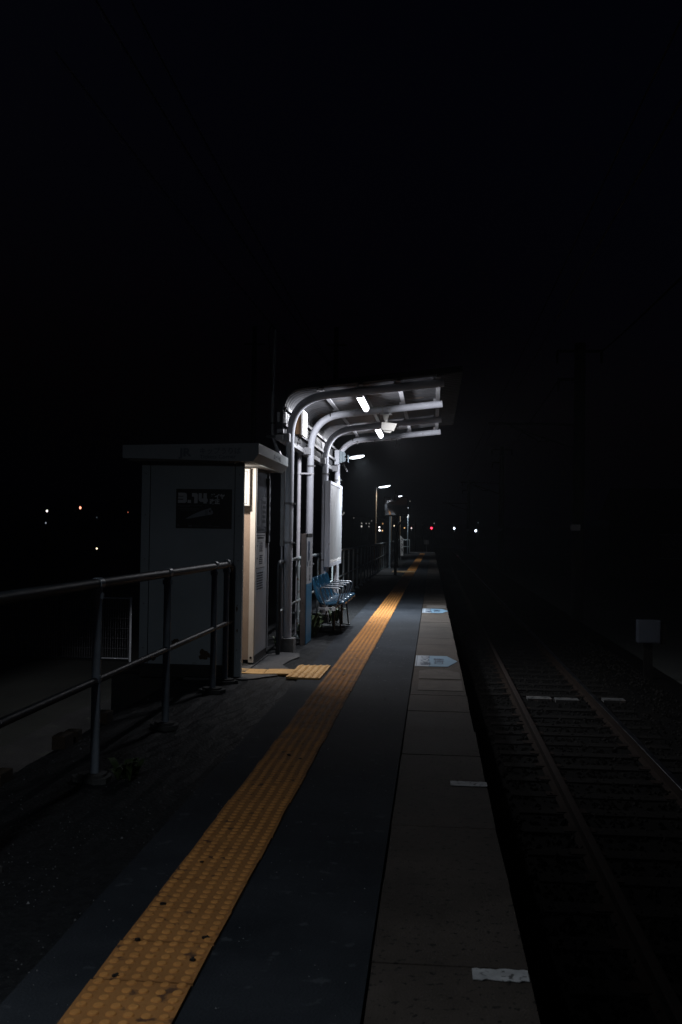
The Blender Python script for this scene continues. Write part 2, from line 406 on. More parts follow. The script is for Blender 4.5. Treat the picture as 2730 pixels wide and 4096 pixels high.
# hills all round the horizon
def hill(x0, x1, y, h, seed, ph):
    m_ = MB(); rr = random.Random(seed); n = 90
    ofs = [rr.uniform(0, 6) for _ in range(5)]
    def H(u): return h * (.62 + .2 * math.sin(u * 5 + ofs[0]) + .11 * math.sin(u * 13 + ofs[1]) + .04 * math.sin(u * 41 + ofs[2]) + .03 * math.sin(u * 97 + ofs[3])) * ph(u)
    m_.grid(lambda u, v: (x0 + u * (x1 - x0), y + 160 * v, -1.3 + H(u) * math.sin(PI * min(v * 1.0, 1.0)) ** .8), n, 8)
    return m_
struct('hills', hill(-520, -20, 460, 42, 4, lambda u: min(1, (1 - u) * 3 + .25)), 'hill')
struct('hills', hill(-60, 420, 520, 20, 9, lambda u: .6 + .5 * u), 'hill')

# ================================================================== TACTILE PAVING
def dot(m_, x, y, z, r, h, n):
    b = len(m_.v); vs = []
    for rr, zz in ((r, 0), (r * .86, h * .7), (r * .62, h)):
        vs += [(x + rr * math.cos(2 * PI * k / n), y + rr * math.sin(2 * PI * k / n), z + zz) for k in range(n)]
    fs = [(i * n + k, i * n + (k + 1) % n, (i + 1) * n + (k + 1) % n, (i + 1) * n + k) for i in range(2) for k in range(n)]
    fs.append(tuple(2 * n + k for k in range(n)))
    m_.add(vs, fs, False)
strip = thing('tactile_strip', 'long straight strip of yellow studded tactile tiles running down the platform', 'tactile paving', (-.85, 3, 0))
ti = MB(); do = MB(); bedm = MB()
rnd = random.Random(11)
y = 1.56
PT = .2965
while y < PEND - .6:
    x0 = -.994 + STX(y); w = .300
    if y < 30 or (y > 30.5):
        j = rnd.uniform(-.002, .002); z = .009 + rnd.uniform(-.0015, .0015)
        sk = rnd.uniform(-.004, .004)
        e = [rnd.uniform(-.003, .003) for _ in range(4)]
        ti.prism([(x0 + j + e[0], y), (x0 + w + j + e[1], y + sk * .6), (x0 + w + j + e[2], y + PT - .012 + sk * .6), (x0 + j + e[3], y + PT - .012)], 'z', -.004, z)
        n = 14 if y < 7 else (8 if y < 15 else 5)
        for a in range(6):
            for b in range(6):
                if rnd.random() < .012: continue
                dot(do, x0 + j + .026 + a * .0497, y + .024 + b * .0497, z - .0005, .0165 * rnd.uniform(.92, 1.05), .0055 * rnd.uniform(.8, 1.1), n)
    y += PT
bedm.prism([(-.998 + STX(1.5), 1.5), (-.690 + STX(1.5), 1.5), (-.690 + STX(PEND), PEND - .6), (-.998 + STX(PEND), PEND - .6)], 'z', -.002, .0015)
obj('tiles', ti, 'yellow', strip); obj('studs', do, 'yellowdot', strip); obj('bedding', bedm, 'seam', strip)
st = MB()
for (x, y, r) in [(-.93, 3.33, .009), (-.90, 4.13, .008), (-.935, 3.66, .010), (-.715, 3.375, .012), (-.83, 6.15, .010), (-.75, 6.05, .010), (-.80, 9.6, .012), (-.83, 9.9, .010), (-.78, 10.9, .012), (-.92, 3.06, .012), (-.72, 3.2, .012)]:
    st.prism([(x + r * random.uniform(.4, 1.5) * math.cos(2 * PI * k / 9), y + r * random.uniform(.4, 1.3) * math.sin(2 * PI * k / 9)) for k in range(9)], 'z', .004, .0158)
obj('gum_spot', st, 'stain', strip)

def mat_tiles(name, label, x0, x1, y0, y1, nx, ny, kind, rot=0):
    t = thing(name, label, 'tactile paving', ((x0 + x1) / 2, (y0 + y1) / 2, 0))
    def zz(x, y): return .010 + .003 * math.sin(x * 13 + y * 2.0) + .003 * math.sin(y * 17)
    for i in range(nx):
        for j in range(ny):
            a = MB(); b = MB()
            xa = x0 + (x1 - x0) * i / nx; xb = x0 + (x1 - x0) * (i + 1) / nx - .003
            ya = y0 + (y1 - y0) * j / ny; yb = y0 + (y1 - y0) * (j + 1) / ny - .003
            dx = random.uniform(-.008, .008); dy = random.uniform(-.006, .006)
            sh = .06 * ((xb + xa) / 2 - x0) if kind == 'bar' else 0
            G = 8
            def fn(u, v):
                x = xa + u * (xb - xa); yv = ya + v * (yb - ya)
                return (x + dx, yv + dy + sh, .006 + zz(x, yv))
            a.grid(fn, G, G)
            a.grid(lambda u, v: (fn(u, v)[0], fn(u, v)[1], .001), G, G)
            for (fa) in (lambda u: (u, 0), lambda u: (u, 1), lambda u: (0, u), lambda u: (1, u)):
                a.grid(lambda u, v: (lambda p: (p[0], p[1], .001 + (p[2] - .001) * v))(fn(*fa(u))), G, 1, False)
            if kind == 'dot':
                for p in range(5):
                    for q in range(5):
                        c = fn((p + .5) / 5, (q + .5) / 5)
                        dot(b, c[0], c[1], c[2] - .001, .017, .008, 10)
            else:
                for q in range(4):
                    def bar(u, v):
                        c = fn(.04 + u * .92, (q + .5) / 4)
                        return (c[0], c[1] + (v - .5) * .034, c[2] + .0065 * math.sin(PI * v) ** .6 - .001)
                    b.grid(bar, 10, 5)
            tl = obj('tile', a, 'yellowmat', t); obj('studs' if kind == 'dot' else 'guide_bars', b, 'yellowmat', tl)
    return t
mat_tiles('tactile_mat', 'three studded yellow tactile mats laid loose beside the long strip, near the kiosk door', -1.295, -.985, 9.33, 10.23, 1, 3, 'dot')
mat_tiles('guide_mat', 'wavy yellow guide bar strip leading out of the lit kiosk doorway', -2.05, -1.275, 9.52, 9.80, 3, 1, 'bar')
mat_tiles('guide_mat', 'far yellow guide strip crossing the platform by the traffic mirror pole', -1.32, -.58, 33.6, 34.6, 3, 1, 'bar')

# painted ticks and arrow stickers on the edge slabs
for (x0, x1, y0, y1, lab) in [(.135, .303, 3.185, 3.262, 'worn white paint dash on the platform edge, the nearer of two'),
                              (.108, .300, 5.585, 5.675, 'worn white paint dash on the platform edge, the farther of two')]:
    mb = MB(); pts = []
    for k in range(13): pts.append((x0 + (x1 - x0) * k / 12, y0 + random.uniform(-.006, .006)))
    for k in range(13): pts.append((x1 - (x1 - x0) * k / 12, y1 + random.uniform(-.006, .006)))
    mb.prism(pts, 'z', .003, .0058)
    props(obj('paint_mark', mb, 'paintmark', None, ((x0 + x1) / 2, (y0 + y1) / 2, 0)), lab, 'paint mark', 'white dashes on the platform edge')
def arrow(y0, y1, lab):
    x0, x1, xt = -.166, .158, .262
    ym = (y0 + y1) / 2
    t = thing('arrow_sticker', lab, 'floor sticker', (x0, ym, 0), 'boarding arrows on the platform edge')
    xm = x0 + .135
    m1 = MB(); m1.prism([(x0, y0), (xm, y0), (xm, y1), (x0, y1)], 'z', .0045, .0072); obj('pale_half', m1, 'arrowpale', t)
    m2 = MB(); m2.prism([(xm + .0005, y0), (x1, y0), (xt, ym), (x1, y1), (xm + .0005, y1)], 'z', .0045, .0072); obj('arrow_head', m2, 'arrowblue', t)
    text('ワンマン列車', .118, 'arrowink', (x0 + .058, y1 - .05, .0072), (0, -1, 0), (1, 0, 0), t, bold=.002, sx=1.08)
    text('乗車口', .115, 'arrowink', (x0 + .195, y1 - .23, .0072), (0, -1, 0), (1, 0, 0), t, bold=.002, sx=1.35)
    m3 = MB(); m3.box(x0 + .010, x0 + .016, y0 + .02, y1 - .02, .0074, .0082); obj('border_line', m3, 'arrowink', t)
arrow(10.42, 11.30, 'pale blue arrow sticker on the platform edge, the nearer of two, with dark lettering')
arrow(17.25, 18.15, 'pale blue arrow sticker on the platform edge, the farther and smaller looking of two')

# ================================================================== SHELTER
PY = [11.43, 13.34, 15.19, 17.09]
PX = -1.582; PR = .0455
shelter = thing('platform_shelter', 'shelter of four bent white pipes carrying a curved corrugated roof', 'shelter', (PX, 11.43, 0))
ZB = 2.80            # arm height where the bend ends
for i, y in enumerate(PY):
    zb = .15 if i == 0 else .12
    m_ = MB()
    path = bend([(PX, y, .10), (PX, y, ZB - .028), (.09, y, 2.955)], .42, 14)
    m_.tube(path, PR, 20)
    p = obj('frame_pipe', m_, 'pipe', shelter)
    for z in ((1.19, 1.62) if i == 0 else (2.15, .9)):
        m_ = MB(); m_.tube([(PX, y, z - .012), (PX, y, z + .012)], PR + .005, 20)
        m_.box(PX + PR - .005, PX + PR + .022, y - .014, y + .014, z - .008, z + .008)
        obj('clamp_band', m_, 'steel', p)
    m_ = MB(); m_.box(PX - .085, PX + .085, y - .10, y + .10, -.02, zb, .012); obj('footing', m_, 'concrete', shelter)
# weld seams on the arms
for (y, x, z) in [(13.34, -1.33, 2.795), (17.09, -1.33, 2.795)]:
    m_ = MB(); m_.tube([(x - .006, y, z - .001), (x + .006, y, z + .0005)], PR + .002, 20); obj('weld_seam', m_, 'rust', shelter)
# corrugated roof sheet following the pipes
prof = bend([(-1.668, 0, 2.36), (-1.668, 0, ZB + .065), (.285, 0, 3.078)], .46, 18)
cum = [0]
for a, b in zip(prof, prof[1:]): cum.append(cum[-1] + (b - a).length)
def profat(d):
    d = max(0, min(cum[-1] - 1e-6, d))
    for i in range(len(prof) - 1):
        if d <= cum[i + 1]:
            t = (d - cum[i]) / (cum[i + 1] - cum[i]); p = prof[i].lerp(prof[i + 1], t)
            tg = (prof[i + 1] - prof[i]).normalized(); return p, Vector((-tg.z, 0, tg.x))
Y0, Y1, PITCH = 11.22, 16.78, .146
def roof(u, v):
    p, n = profat(u * cum[-1]); y = Y0 + v * (Y1 - Y0)
    w = math.sin(2 * PI * y / PITCH); w = math.copysign(abs(w) ** .75, w)
    q = p + n * (.036 * w); return (q.x, y, q.z)
mb = MB(); mb.grid(roof, 44, 424)
mb.grid(lambda u, v: tuple(Vector(roof(u, v)) + profat(u * cum[-1])[1] * .002), 44, 424)
obj('roof_sheet', mb, 'sheet', shelter, recalc=False)
for x in (-1.265, -.83, -.42, .01):
    z = 2.80 + .155 * (x + 1.5) / 1.6 + .062
    m_ = MB(); m_.box(x - .004, x + .004, 11.24, 17.16, z - .020, z + .030); m_.box(x - .004, x + .045, 11.24, 17.16, z - .024, z - .018)
    for y in PY: m_.box(x - .035, x - .005, y - .03, y + .03, z - .026, z + .018)
    obj('purlin', m_, 'steel', shelter)
for z in (2.645, 2.465):
    m_ = MB(); m_.box(-1.650, -1.600, 11.24, 17.12, z + .018, z + .024); m_.box(-1.650, -1.644, 11.24, 17.12, z - .024, z + .017)
    m_.box(-1.606, -1.600, 11.24, 17.12, z - .01, z + .017)
    obj('back_rail', m_, 'steel', shelter)
m_ = MB(); m_.box(-1.71, -1.63, 11.20, 17.14, 2.298, 2.352, .004); obj('back_beam', m_, 'steel', shelter)
for y in (11.33, 13.22, 15.07, 16.97):
    m_ = MB(); m_.box(-1.655, -1.565, y - .09, y + .03, 2.285, 2.375, .006)
    m_.tube([(-1.61, y - .095, 2.33), (-1.61, y - .088, 2.33)], .008, 8)
    obj('beam_bracket', m_, 'steel', shelter)
m_ = MB(); m_.box(-1.700, -1.668, 11.21, 11.36, 2.50, 2.60); m_.box(-1.70, -1.63, 11.22, 11.30, 2.38, 2.42); obj('end_bracket', m_, 'steel', shelter)

# downpipe
t = thing('downpipe', 'thin white drain pipe beside the second shelter post', 'drain pipe', (-1.72, 13.3, 0))
m_ = MB(); m_.tube([(-1.72, 13.3, -.02), (-1.72, 13.3, 2.30)], .026, 16); obj('pipe', m_, 'pvc', t)
for z in (2.05, .87, .30):
    m_ = MB(); m_.tube([(-1.72, 13.3, z - .012), (-1.72, 13.3, z + .012)], .030, 16); m_.box(-1.70, -1.55, 13.27, 13.278, z - .010, z + .010)
    m_.tube([(PX, 13.34, z - .012), (PX, 13.34, z + .012)], PR + .004, 18)
    obj('pipe_clip', m_, 'pvc', t)
# cable duct on first post
t = thing('cable_duct', 'grey cable duct strapped to the first shelter post', 'cable duct', (-1.65, 11.43, 1.15))
m_ = MB(); m_.box(-1.672, -1.632, 11.39, 11.47, 1.15, 2.02, .004); obj('duct_cover', m_, 'steel', t)
m_ = MB(); m_.tube(bend([(-1.655, 11.42, 1.15), (-1.655, 11.42, .95), (-1.635, 11.40, .75), (-1.64, 11.38, .02)], .1), .010, 8); obj('cable', m_, 'pvc', t)
# service mast behind the roof
t = thing('service_mast', 'slim grey mast with a kinked foot rising behind the shelter roof', 'mast', (-1.83, 11.8, 2.1))
m_ = MB(); m_.tube(bend([(-1.70, 11.8, 2.08), (-1.835, 11.8, 2.38), (-1.84, 11.8, 2.62), (-1.825, 11.8, 3.61)], .08), .018, 12); obj('pipe', m_, 'steel', t)
m_ = MB(); m_.tube([(-1.838, 11.8, 2.53), (-1.838, 11.8, 2.55)], .025, 12); m_.box(-1.90, -1.70, 11.78, 11.79, 2.37, 2.40); obj('clamp_band', m_, 'black', t)
m_ = MB(); m_.tube(bend([(-1.83, 11.78, 3.60), (-1.86, 11.76, 3.66), (-1.90, 11.75, 3.55), (-1.87, 11.76, 3.30), (-1.845, 11.775, 2.9)], .05), .006, 6); obj('cable', m_, 'wire', t)

# box with brown sides between first and second post
t = thing('speaker_box', 'white fronted box with weathered brown sides high between the first shelter posts', 'speaker', (-1.54, 11.95, 2.42))
m_ = MB(); m_.box(-1.590, -1.523, 11.88, 12.24, 2.425, 2.69, .004); obj('cabinet', m_, 'boxwood', t)
m_ = MB(); m_.box(-1.522, -1.497, 11.87, 12.25, 2.412, 2.70, .004); obj('front_cover', m_, 'white', t)
m_ = MB(); m_.tube(bend([(-1.56, 11.93, 2.43), (-1.56, 11.92, 2.33), (-1.53, 11.92, 2.31), (-1.54, 11.92, 2.38), (-1.56, 11.95, 2.36), (-1.58, 11.98, 2.3)], .03), .005, 6); obj('cable', m_, 'wire', t)

# fluorescent fixtures
TUBE_W = 39
def area(name, loc, direction, power, sx, sy, col, parent, disk=False, spread=180):
    l = D.lights.new(name, 'AREA'); l.energy = power; l.spread = math.radians(spread); l.color = col
    l.shape = 'ELLIPSE' if disk else 'RECTANGLE'; l.size = sx; l.size_y = sy
    o = D.objects.new(name, l); COL.objects.link(o)
    z = -Vector(direction).normalized(); y = Vector((0, 1, 0)); x = y.cross(z).normalized(); y = z.cross(x)
    o.rotation_euler = Matrix((x, y, z)).transposed().to_euler()
    o.location = Vector(loc) - Vector(base_of(parent)); o.parent = parent
    return o
def tube_lamp(y0, y1, lab):
    x, z = -.835, 2.805
    t = thing('tube_light', lab, 'ceiling light', (x, y0, z), 'tube lights under the shelter roof')
    m_ = MB(); m_.box(x - .042, x + .042, y0 + .02, y1 - .02, z + .028, z + .066, .006); obj('housing', m_, 'steel', t)
    m_ = MB(); N_ = 12
    pts = [(x + .033 * math.copysign(abs(math.cos(PI + PI * k / N_)) ** .5, math.cos(PI + PI * k / N_)), z + .027 + .056 * math.sin(PI + PI * k / N_)) for k in range(N_ + 1)]
    m_.prism(pts, 'y', y0 + .035, y1 - .035); obj('diffuser', m_, 'tube', t)
    for s_ in (-1, 1): area('tube_glow', (x + s_ * .040, (y0 + y1) / 2, z - .022), (s_ * .85, 0, -.53), TUBE_W, .06, 1.1, (.93, .94, 1.0), t, spread=163)
    m_ = MB()
    for (a, b) in ((y0, y0 + .034), (y1 - .034, y1)): m_.box(x - .040, x + .040, a, b, z - .006, z + .060, .006)
    obj('end_cap', m_, 'white', t)
    m_ = MB(); m_.box(x - .012, x + .012, y0 + .2, y0 + .23, z + .066, z + .09); m_.box(x - .012, x + .012, y1 - .23, y1 - .2, z + .066, z + .09); obj('hanger', m_, 'steel', t)
tube_lamp(11.52, 12.72, 'bright tube light under the roof between the two nearest arms')
tube_lamp(15.20, 16.36, 'bright tube light under the roof between the two farthest arms')

# camera hung from second arm
t = thing('security_camera', 'cream camera housing hanging on a bracket from the second roof arm', 'camera', (-.61, 13.34, 2.6))
m_ = MB()
for x in (-.665, -.575):
    m_.tube([(x - .012, 13.34, 2.868 + .09 * (x + .6)), (x + .012, 13.34, 2.870 + .09 * (x + .6))], PR + .006, 18)
m_.box(-.70, -.545, 13.30, 13.38, 2.812, 2.822)
obj('clamp', m_, 'capwhite', t)
m_ = MB(); m_.prism([(-.664, 2.811), (-.580, 2.811), (-.60, 2.735), (-.645, 2.735)], 'y', 13.305, 13.313)
m_.tube([(-.637, 13.30, 2.785), (-.637, 13.32, 2.785)], .009, 8); m_.tube([(-.615, 13.30, 2.762), (-.615, 13.32, 2.762)], .009, 8)
m_.box(-.633, -.600, 13.29, 13.30, 2.66, 2.775); obj('bracket', m_, 'camwhite', t)
m_ = MB(); m_.prism([(-.668, 2.700), (-.474, 2.683), (-.513, 2.590), (-.670, 2.606)], 'y', 13.16, 13.285); obj('housing', m_, 'camwhite', t)
m_ = MB(); m_.prism([(-.65, 2.600), (-.535, 2.588), (-.56, 2.565), (-.63, 2.575)], 'y', 13.18, 13.27); obj('base_plate', m_, 'camwhite', t)
m_ = MB(); m_.tube([(-.49, 13.22, 2.635), (-.455, 13.22, 2.632)], .026, 12); obj('lens', m_, 'black', t)
m_ = MB(); m_.tube(bend([(-.655, 13.27, 2.69), (-.70, 13.28, 2.73), (-.71, 13.3, 2.80), (-.70, 13.33, 2.86)], .04), .004, 6); obj('cable', m_, 'wire', t)
# loose conduit and wires on fourth arm
t = thing('conduit', 'thin cable conduit clipped under the farthest roof arm with loose wire ends', 'conduit', (-1.0, 17.04, 2.75))
m_ = MB(); m_.tube(bend([(-1.53, 17.03, 2.5), (-1.53, 17.03, 2.66), (-1.30, 17.03, 2.765), (-.55, 17.03, 2.835)], .2), .012, 8); obj('pipe', m_, 'pvc', t)
m_ = MB(); m_.tube(bend([(-.62, 17.03, 2.83), (-.61, 17.02, 2.76), (-.65, 17.02, 2.70), (-.60, 17.02, 2.71), (-.575, 17.02, 2.70), (-.57, 17.02, 2.74)], .03), .004, 6)
m_.tube(bend([(-1.16, 17.03, 2.77), (-1.14, 17.02, 2.74), (-1.11, 17.02, 2.75), (-1.11, 17.03, 2.78)], .02), .005, 6)
m_.tube(bend([(-1.47, 17.05, 2.43), (-1.45, 17.05, 2.33), (-1.40, 17.05, 2.28), (-1.44, 17.06, 2.36), (-1.48, 17.05, 2.40)], .04), .004, 6)
obj('loose_wire', m_, 'wire', t)
m_ = MB()
for x in (-1.25, -.97, -.70): m_.box(x - .01, x + .01, 17.01, 17.06, 2.80 + .09 * (x + 1.0) - .04, 2.80 + .09 * (x + 1.0) + .01)
obj('pipe_clip', m_, 'steel', t)

# LED lamps

def led_head(t, x, y, z, ln, wd, mt, tilt=.16, bulge=.042):
    """head reaching towards +x from its mount at x"""
    R_ = Matrix.Rotation(-tilt, 3, 'Y')
    o = Vector((x, y, z))
    m_ = MB(); m_.tube([o, o + R_ @ Vector((.07, 0, 0))], .017, 10); obj('arm', m_, 'steel', t)
    c = o + R_ @ Vector((.06 + ln / 2, 0, 0))
    m_ = MB(); m_.ell(c + R_ @ Vector((0, 0, .004)), ln / 2, wd / 2, .028, 20, 5, 0, R_)
    # keep only the upper shell as housing
    keep = MB()
    for f, s in zip(m_.f, m_.smooth):
        vs = [m_.v[i] for i in f]
        loc = [(R_.inverted() @ (Vector(v) - c)).z for v in vs]
        if min(loc) > -.001: keep.add(vs, [tuple(range(len(vs)))], True)
    obj('housing', keep, 'steel', t)
    m_ = MB(); m_.ell(c + R_ @ Vector((0, 0, .0)), ln / 2 * .97, wd / 2 * .97, bulge, 20, 6, -1, R_); obj('lens', m_, mt, t)
    area('led_panel', c + R_ @ Vector((.045 if mt == 'led' else 0, 0, -bulge - .008)), R_ @ Vector((.16 if mt == 'led' else 0, 0, -1)), {'led': 92, 'lednear': 27, 'led2': 13}[mt], ln * .8, wd * .8, COOL, t, disk=True, spread={'led': 134, 'lednear': 180, 'led2': 142}[mt])
t = thing('shelter_lamp', 'glaring LED lamp on a short bracket on the farthest shelter post', 'lamp', (-1.54, 17.09, 2.5))
m_ = MB(); m_.box(-1.542, -1.50, 17.0, 17.14, 2.43, 2.62, .006); m_.box(-1.498, -1.460, 17.02, 17.12, 2.445, 2.61, .008); m_.box(-1.459, -1.445, 17.03, 17.11, 2.54, 2.59, .004); m_.box(-1.459, -1.445, 17.03, 17.11, 2.46, 2.51, .004)
obj('junction_box', m_, 'greybox', t)
led_head(t, -1.45, 17.07, 2.505, .26, .17, 'led', .16, .03)
m_ = MB(); m_.box(-1.62, -1.545, 17.0, 17.044, 2.40, 2.64, .004); obj('mount_plate', m_, 'pipe', t)
m_ = MB(); m_.box(-1.405, -1.399, 16.985, 17.155, 2.44, 2.56, .002); obj('light_shield', m_, 'greybox', t)  # added plate that keeps the lamp's light off the post

def lamp_post(x, y, z, lab, mt='led2', flip=False, grp='LED lamp posts along the platform', pm='rustpole', bulge=.045):
    t = thing('lamp_post', lab, 'lamp post', (x, y, 0), grp)
    m_ = MB(); m_.tube([(x, y, -.02), (x, y, z - .06)], [.036, .032], 14); obj('pole', m_, pm, t)
    m_ = MB(); m_.tube([(x, y, z - .13), (x, y, z - .115)], .043, 12); m_.ell((x, y, z - .02), .042, .042, .075, 12, 6); obj('swivel_joint', m_, 'capwhite', t)
    m_ = MB(); m_.box(x + .03, x + .20, y - .006, y + .006, 1.885, 1.90); m_.tube([(x + .03, y, 1.80), (x + .12, y, 1.885)], .004, 6); obj('bracket', m_, 'steel', t)
    led_head(t, x + .02, y, z, .42, .20, mt, .16 if bulge > .03 else .02, bulge)
    return t
lamp_post(-1.96, 35.5, 2.79, 'nearest lit lamp post beyond the shelter, white paint flaking to rust')
lamp_post(-1.92, 47.4, 2.84, 'lit lamp post half hidden behind the traffic mirror')
lamp_post(-1.97, 61.6, 2.62, 'last dim lamp post at the far end of the platform')
lamp_post(-1.93, 1.35, 3.10, 'lamp post over the near end of the platform beside the railing', 'lednear', bulge=.012)
t = thing('lit_stake', 'slim pale post with a bright cap at the far platform end', 'post', (-1.51, 62, 0))
m_ = MB(); m_.tube([(-1.51, 62, 0), (-1.51, 62, 2.12)], .03, 10); obj('pole', m_, 'greybox', t)
m_ = MB(); m_.tube([(-1.51, 62, 2.12), (-1.51, 62, 2.30)], .055, 10); obj('cap', m_, 'white', t)

# ================================================================== BLANK BOARD
t = thing('notice_board', 'tall blank white board with torn paper along its lower edge', 'notice board', (-1.52, 15.9, .8))
yA, yB, zA, zB = 15.06, 16.96, .80, 2.045
m_ = MB(); m_.box(-1.565, -1.499, yA, yB, zA, zB, .003)
obj('backing', m_, 'pipe', t)
m_ = MB()
m_.box(-1.498, -1.486, yA, yB, zB - .045, zB); m_.box(-1.498, -1.486, yA, yB, zA, zA + .05); m_.box(-1.498, -1.486, yA, yA + .06, zA + .051, zB - .046); m_.box(-1.498, -1.486, yB - .06, yB, zA + .051, zB - .046)
obj('frame', m_, 'pipe', t)
m_ = MB(); m_.box(-1.498, -1.492, yA + .062, yB - .062, zA + .052, zB - .047); obj('panel', m_, 'panelface', t)
m_ = MB(); pts = []
rnd = random.Random(5)
for k in range(40): pts.append((yA + .065 + k * (yB - yA - .13) / 39, zA + .075 + rnd.uniform(0, .028)))
m_.prism([(yA + .065, zA + .055)] + pts + [(yB - .065, zA + .055)], 'x', -1.4915, -1.4895); obj('torn_paper', m_, 'white', t)
for y in (15.35, 16.6):
    m_ = MB(); m_.box(-1.56, -1.53, y - .02, y + .02, .0, .798); obj('leg', m_, 'pipe', t)

# ================================================================== SIGN PILLAR
t = thing('sign_pillar', 'upright sign slab, white above and blue below, with brown sides', 'sign', (-1.48, 12.4, 0))
m_ = MB(); m_.box(-1.535, -1.472, 12.16, 12.66, -.01, 1.285, .003); obj('body', m_, 'signside', t)
m_ = MB(); m_.box(-1.471, -1.462, 12.155, 12.665, .70, 1.245); obj('white_face', m_, 'signwhite', t)
m_ = MB(); m_.box(-1.471, -1.462, 12.155, 12.665, 0.0, .698); obj('blue_face', m_, 'signblue', t)
m_ = MB(); m_.box(-1.471, -1.460, 12.155, 12.665, 1.247, 1.29); obj('top_trim', m_, 'joint', t)
text('JR', .30, 'inkblue', (-1.462, 12.20, .985), (0, 1, 0), (0, 0, 1), t, bold=.012, sx=.95)
for k, s_ in enumerate('のりば'):
    text(s_, .085, 'ink', (-1.462, 12.44, .905 - k * .085), (0, 1, 0), (0, 0, 1), t, bold=.003, sx=1.3, align='CENTER')

# ================================================================== BENCH
bench = thing('bench', 'row of four glossy blue plastic seats with steel armrests under the shelter', 'bench', (-1.3, 14.15, 0))
SY = [13.42, 13.885, 14.35, 14.815]
def seat_mesh(yc):
    prof = [(-1.108, .398), (-1.098, .432), (-1.118, .455), (-1.20, .448), (-1.30, .428), (-1.372, .428), (-1.412, .452), (-1.440, .52), (-1.463, .60), (-1.485, .68), (-1.498, .722), (-1.512, .734), (-1.528, .720)]
    W = .215; m_ = MB(); n = len(prof) - 1; nv = 14
    def top(i, j):
        x, z = prof[i]; v = j / nv * 2 - 1
        w = W * (1 - .10 * (abs(i / n - .45) * 2) ** 3)
        d = 1 - v * v
        px, pz = x, z
        if i <= 5: pz -= .016 * d * min(1, i / 2) - .0
        else: px -= .022 * d * (1 if i < 10 else .4)
        e = max(0, abs(v) - .86) / .14
        pz -= .012 * e * e; 
        return Vector((px, yc + v * w, pz))
    vs = [top(i, j) for i in range(n + 1) for j in range(nv + 1)]
    th = .042
    lo = []
    for i in range(n + 1):
        a = prof[max(0, i - 1)]; b = prof[min(n, i + 1)]
        tx, tz = b[0] - a[0], b[1] - a[1]; L_ = math.hypot(tx, tz); nx, nz = tz / L_, -tx / L_
        if nz > 0 or (i > 6 and nx > 0): nx, nz = -nx, -nz
        for j in range(nv + 1):
            v = j / nv * 2 - 1
            p = top(i, j); tk = th if abs(v) > .80 else .016
            lo.append(p + Vector((-abs(nx) * tk if i > 5 else nx * .3 * tk, 0, -abs(nz) * tk)))
    K = nv + 1; N_ = (n + 1) * K
    fs = [(i * K + j, (i + 1) * K + j, (i + 1) * K + j + 1, i * K + j + 1) for i in range(n) for j in range(nv)]
    fs += [tuple(N_ + q for q in reversed(f)) for f in fs]
    for i in range(n):
        fs.append((i * K, i * K + N_, (i + 1) * K + N_, (i + 1) * K)); fs.append((i * K + nv, (i + 1) * K + nv, (i + 1) * K + nv + N_, i * K + nv + N_))
    for j in range(nv):
        fs.append((j, j + 1, j + 1 + N_, j + N_)); fs.append((n * K + j, n * K + j + N_, n * K + j + 1 + N_, n * K + j + 1))
    m_.add(vs + lo, fs, True); return m_
for y in SY:
    o = obj('seat', seat_mesh(y), 'seat', bench)
    sub = o.modifiers.new('round', 'SUBSURF'); sub.levels = 1; sub.render_levels = 2
for k in range(5):
    y = 13.18 + k * .465
    m_ = MB(); m_.tube(bend([(-1.32, y, .352), (-1.353, y, .39), (-1.425, y, .612), (-1.165, y, .600), (-1.145, y, .575), (-1.215, y, .352)], .055, 6), .0095, 10, closed=False)
    m_.tube([(-1.32, y, .352), (-1.215, y, .352)], .0095, 10)
    obj('armrest', m_, 'chrome', bench)
for x in (-1.322, -1.236):
    m_ = MB(); m_.tube([(x, 13.16, .345), (x, 15.07, .345)], .019, 14); o = obj('beam', m_, 'steel', bench)
    m_ = MB(); m_.tube([(x, 13.135, .345), (x, 13.158, .345)], .025, 16); m_.tube([(x, 15.072, .345), (x, 15.09, .345)], .025, 16); obj('end_cap', m_, 'capwhite', o)
m_ = MB(); m_.box(-1.43, -1.325, 13.16, 13.19, .33, .36, .004); obj('side_bracket', m_, 'steel', bench)
for y in (13.62, 14.82):
    m_ = MB(); m_.tube([(-1.215, y, .34), (-1.18, y, .008)], .010, 8); m_.tube([(-1.345, y, .34), (-1.46, y, .008)], .010, 8); m_.tube([(-1.48, y, .010), (-1.16, y, .010)], .010, 8)
    m_.tube([(-1.28, y, .34), (-1.28, y, .012)], .018, 10)
    obj('leg', m_, 'legblack', bench)

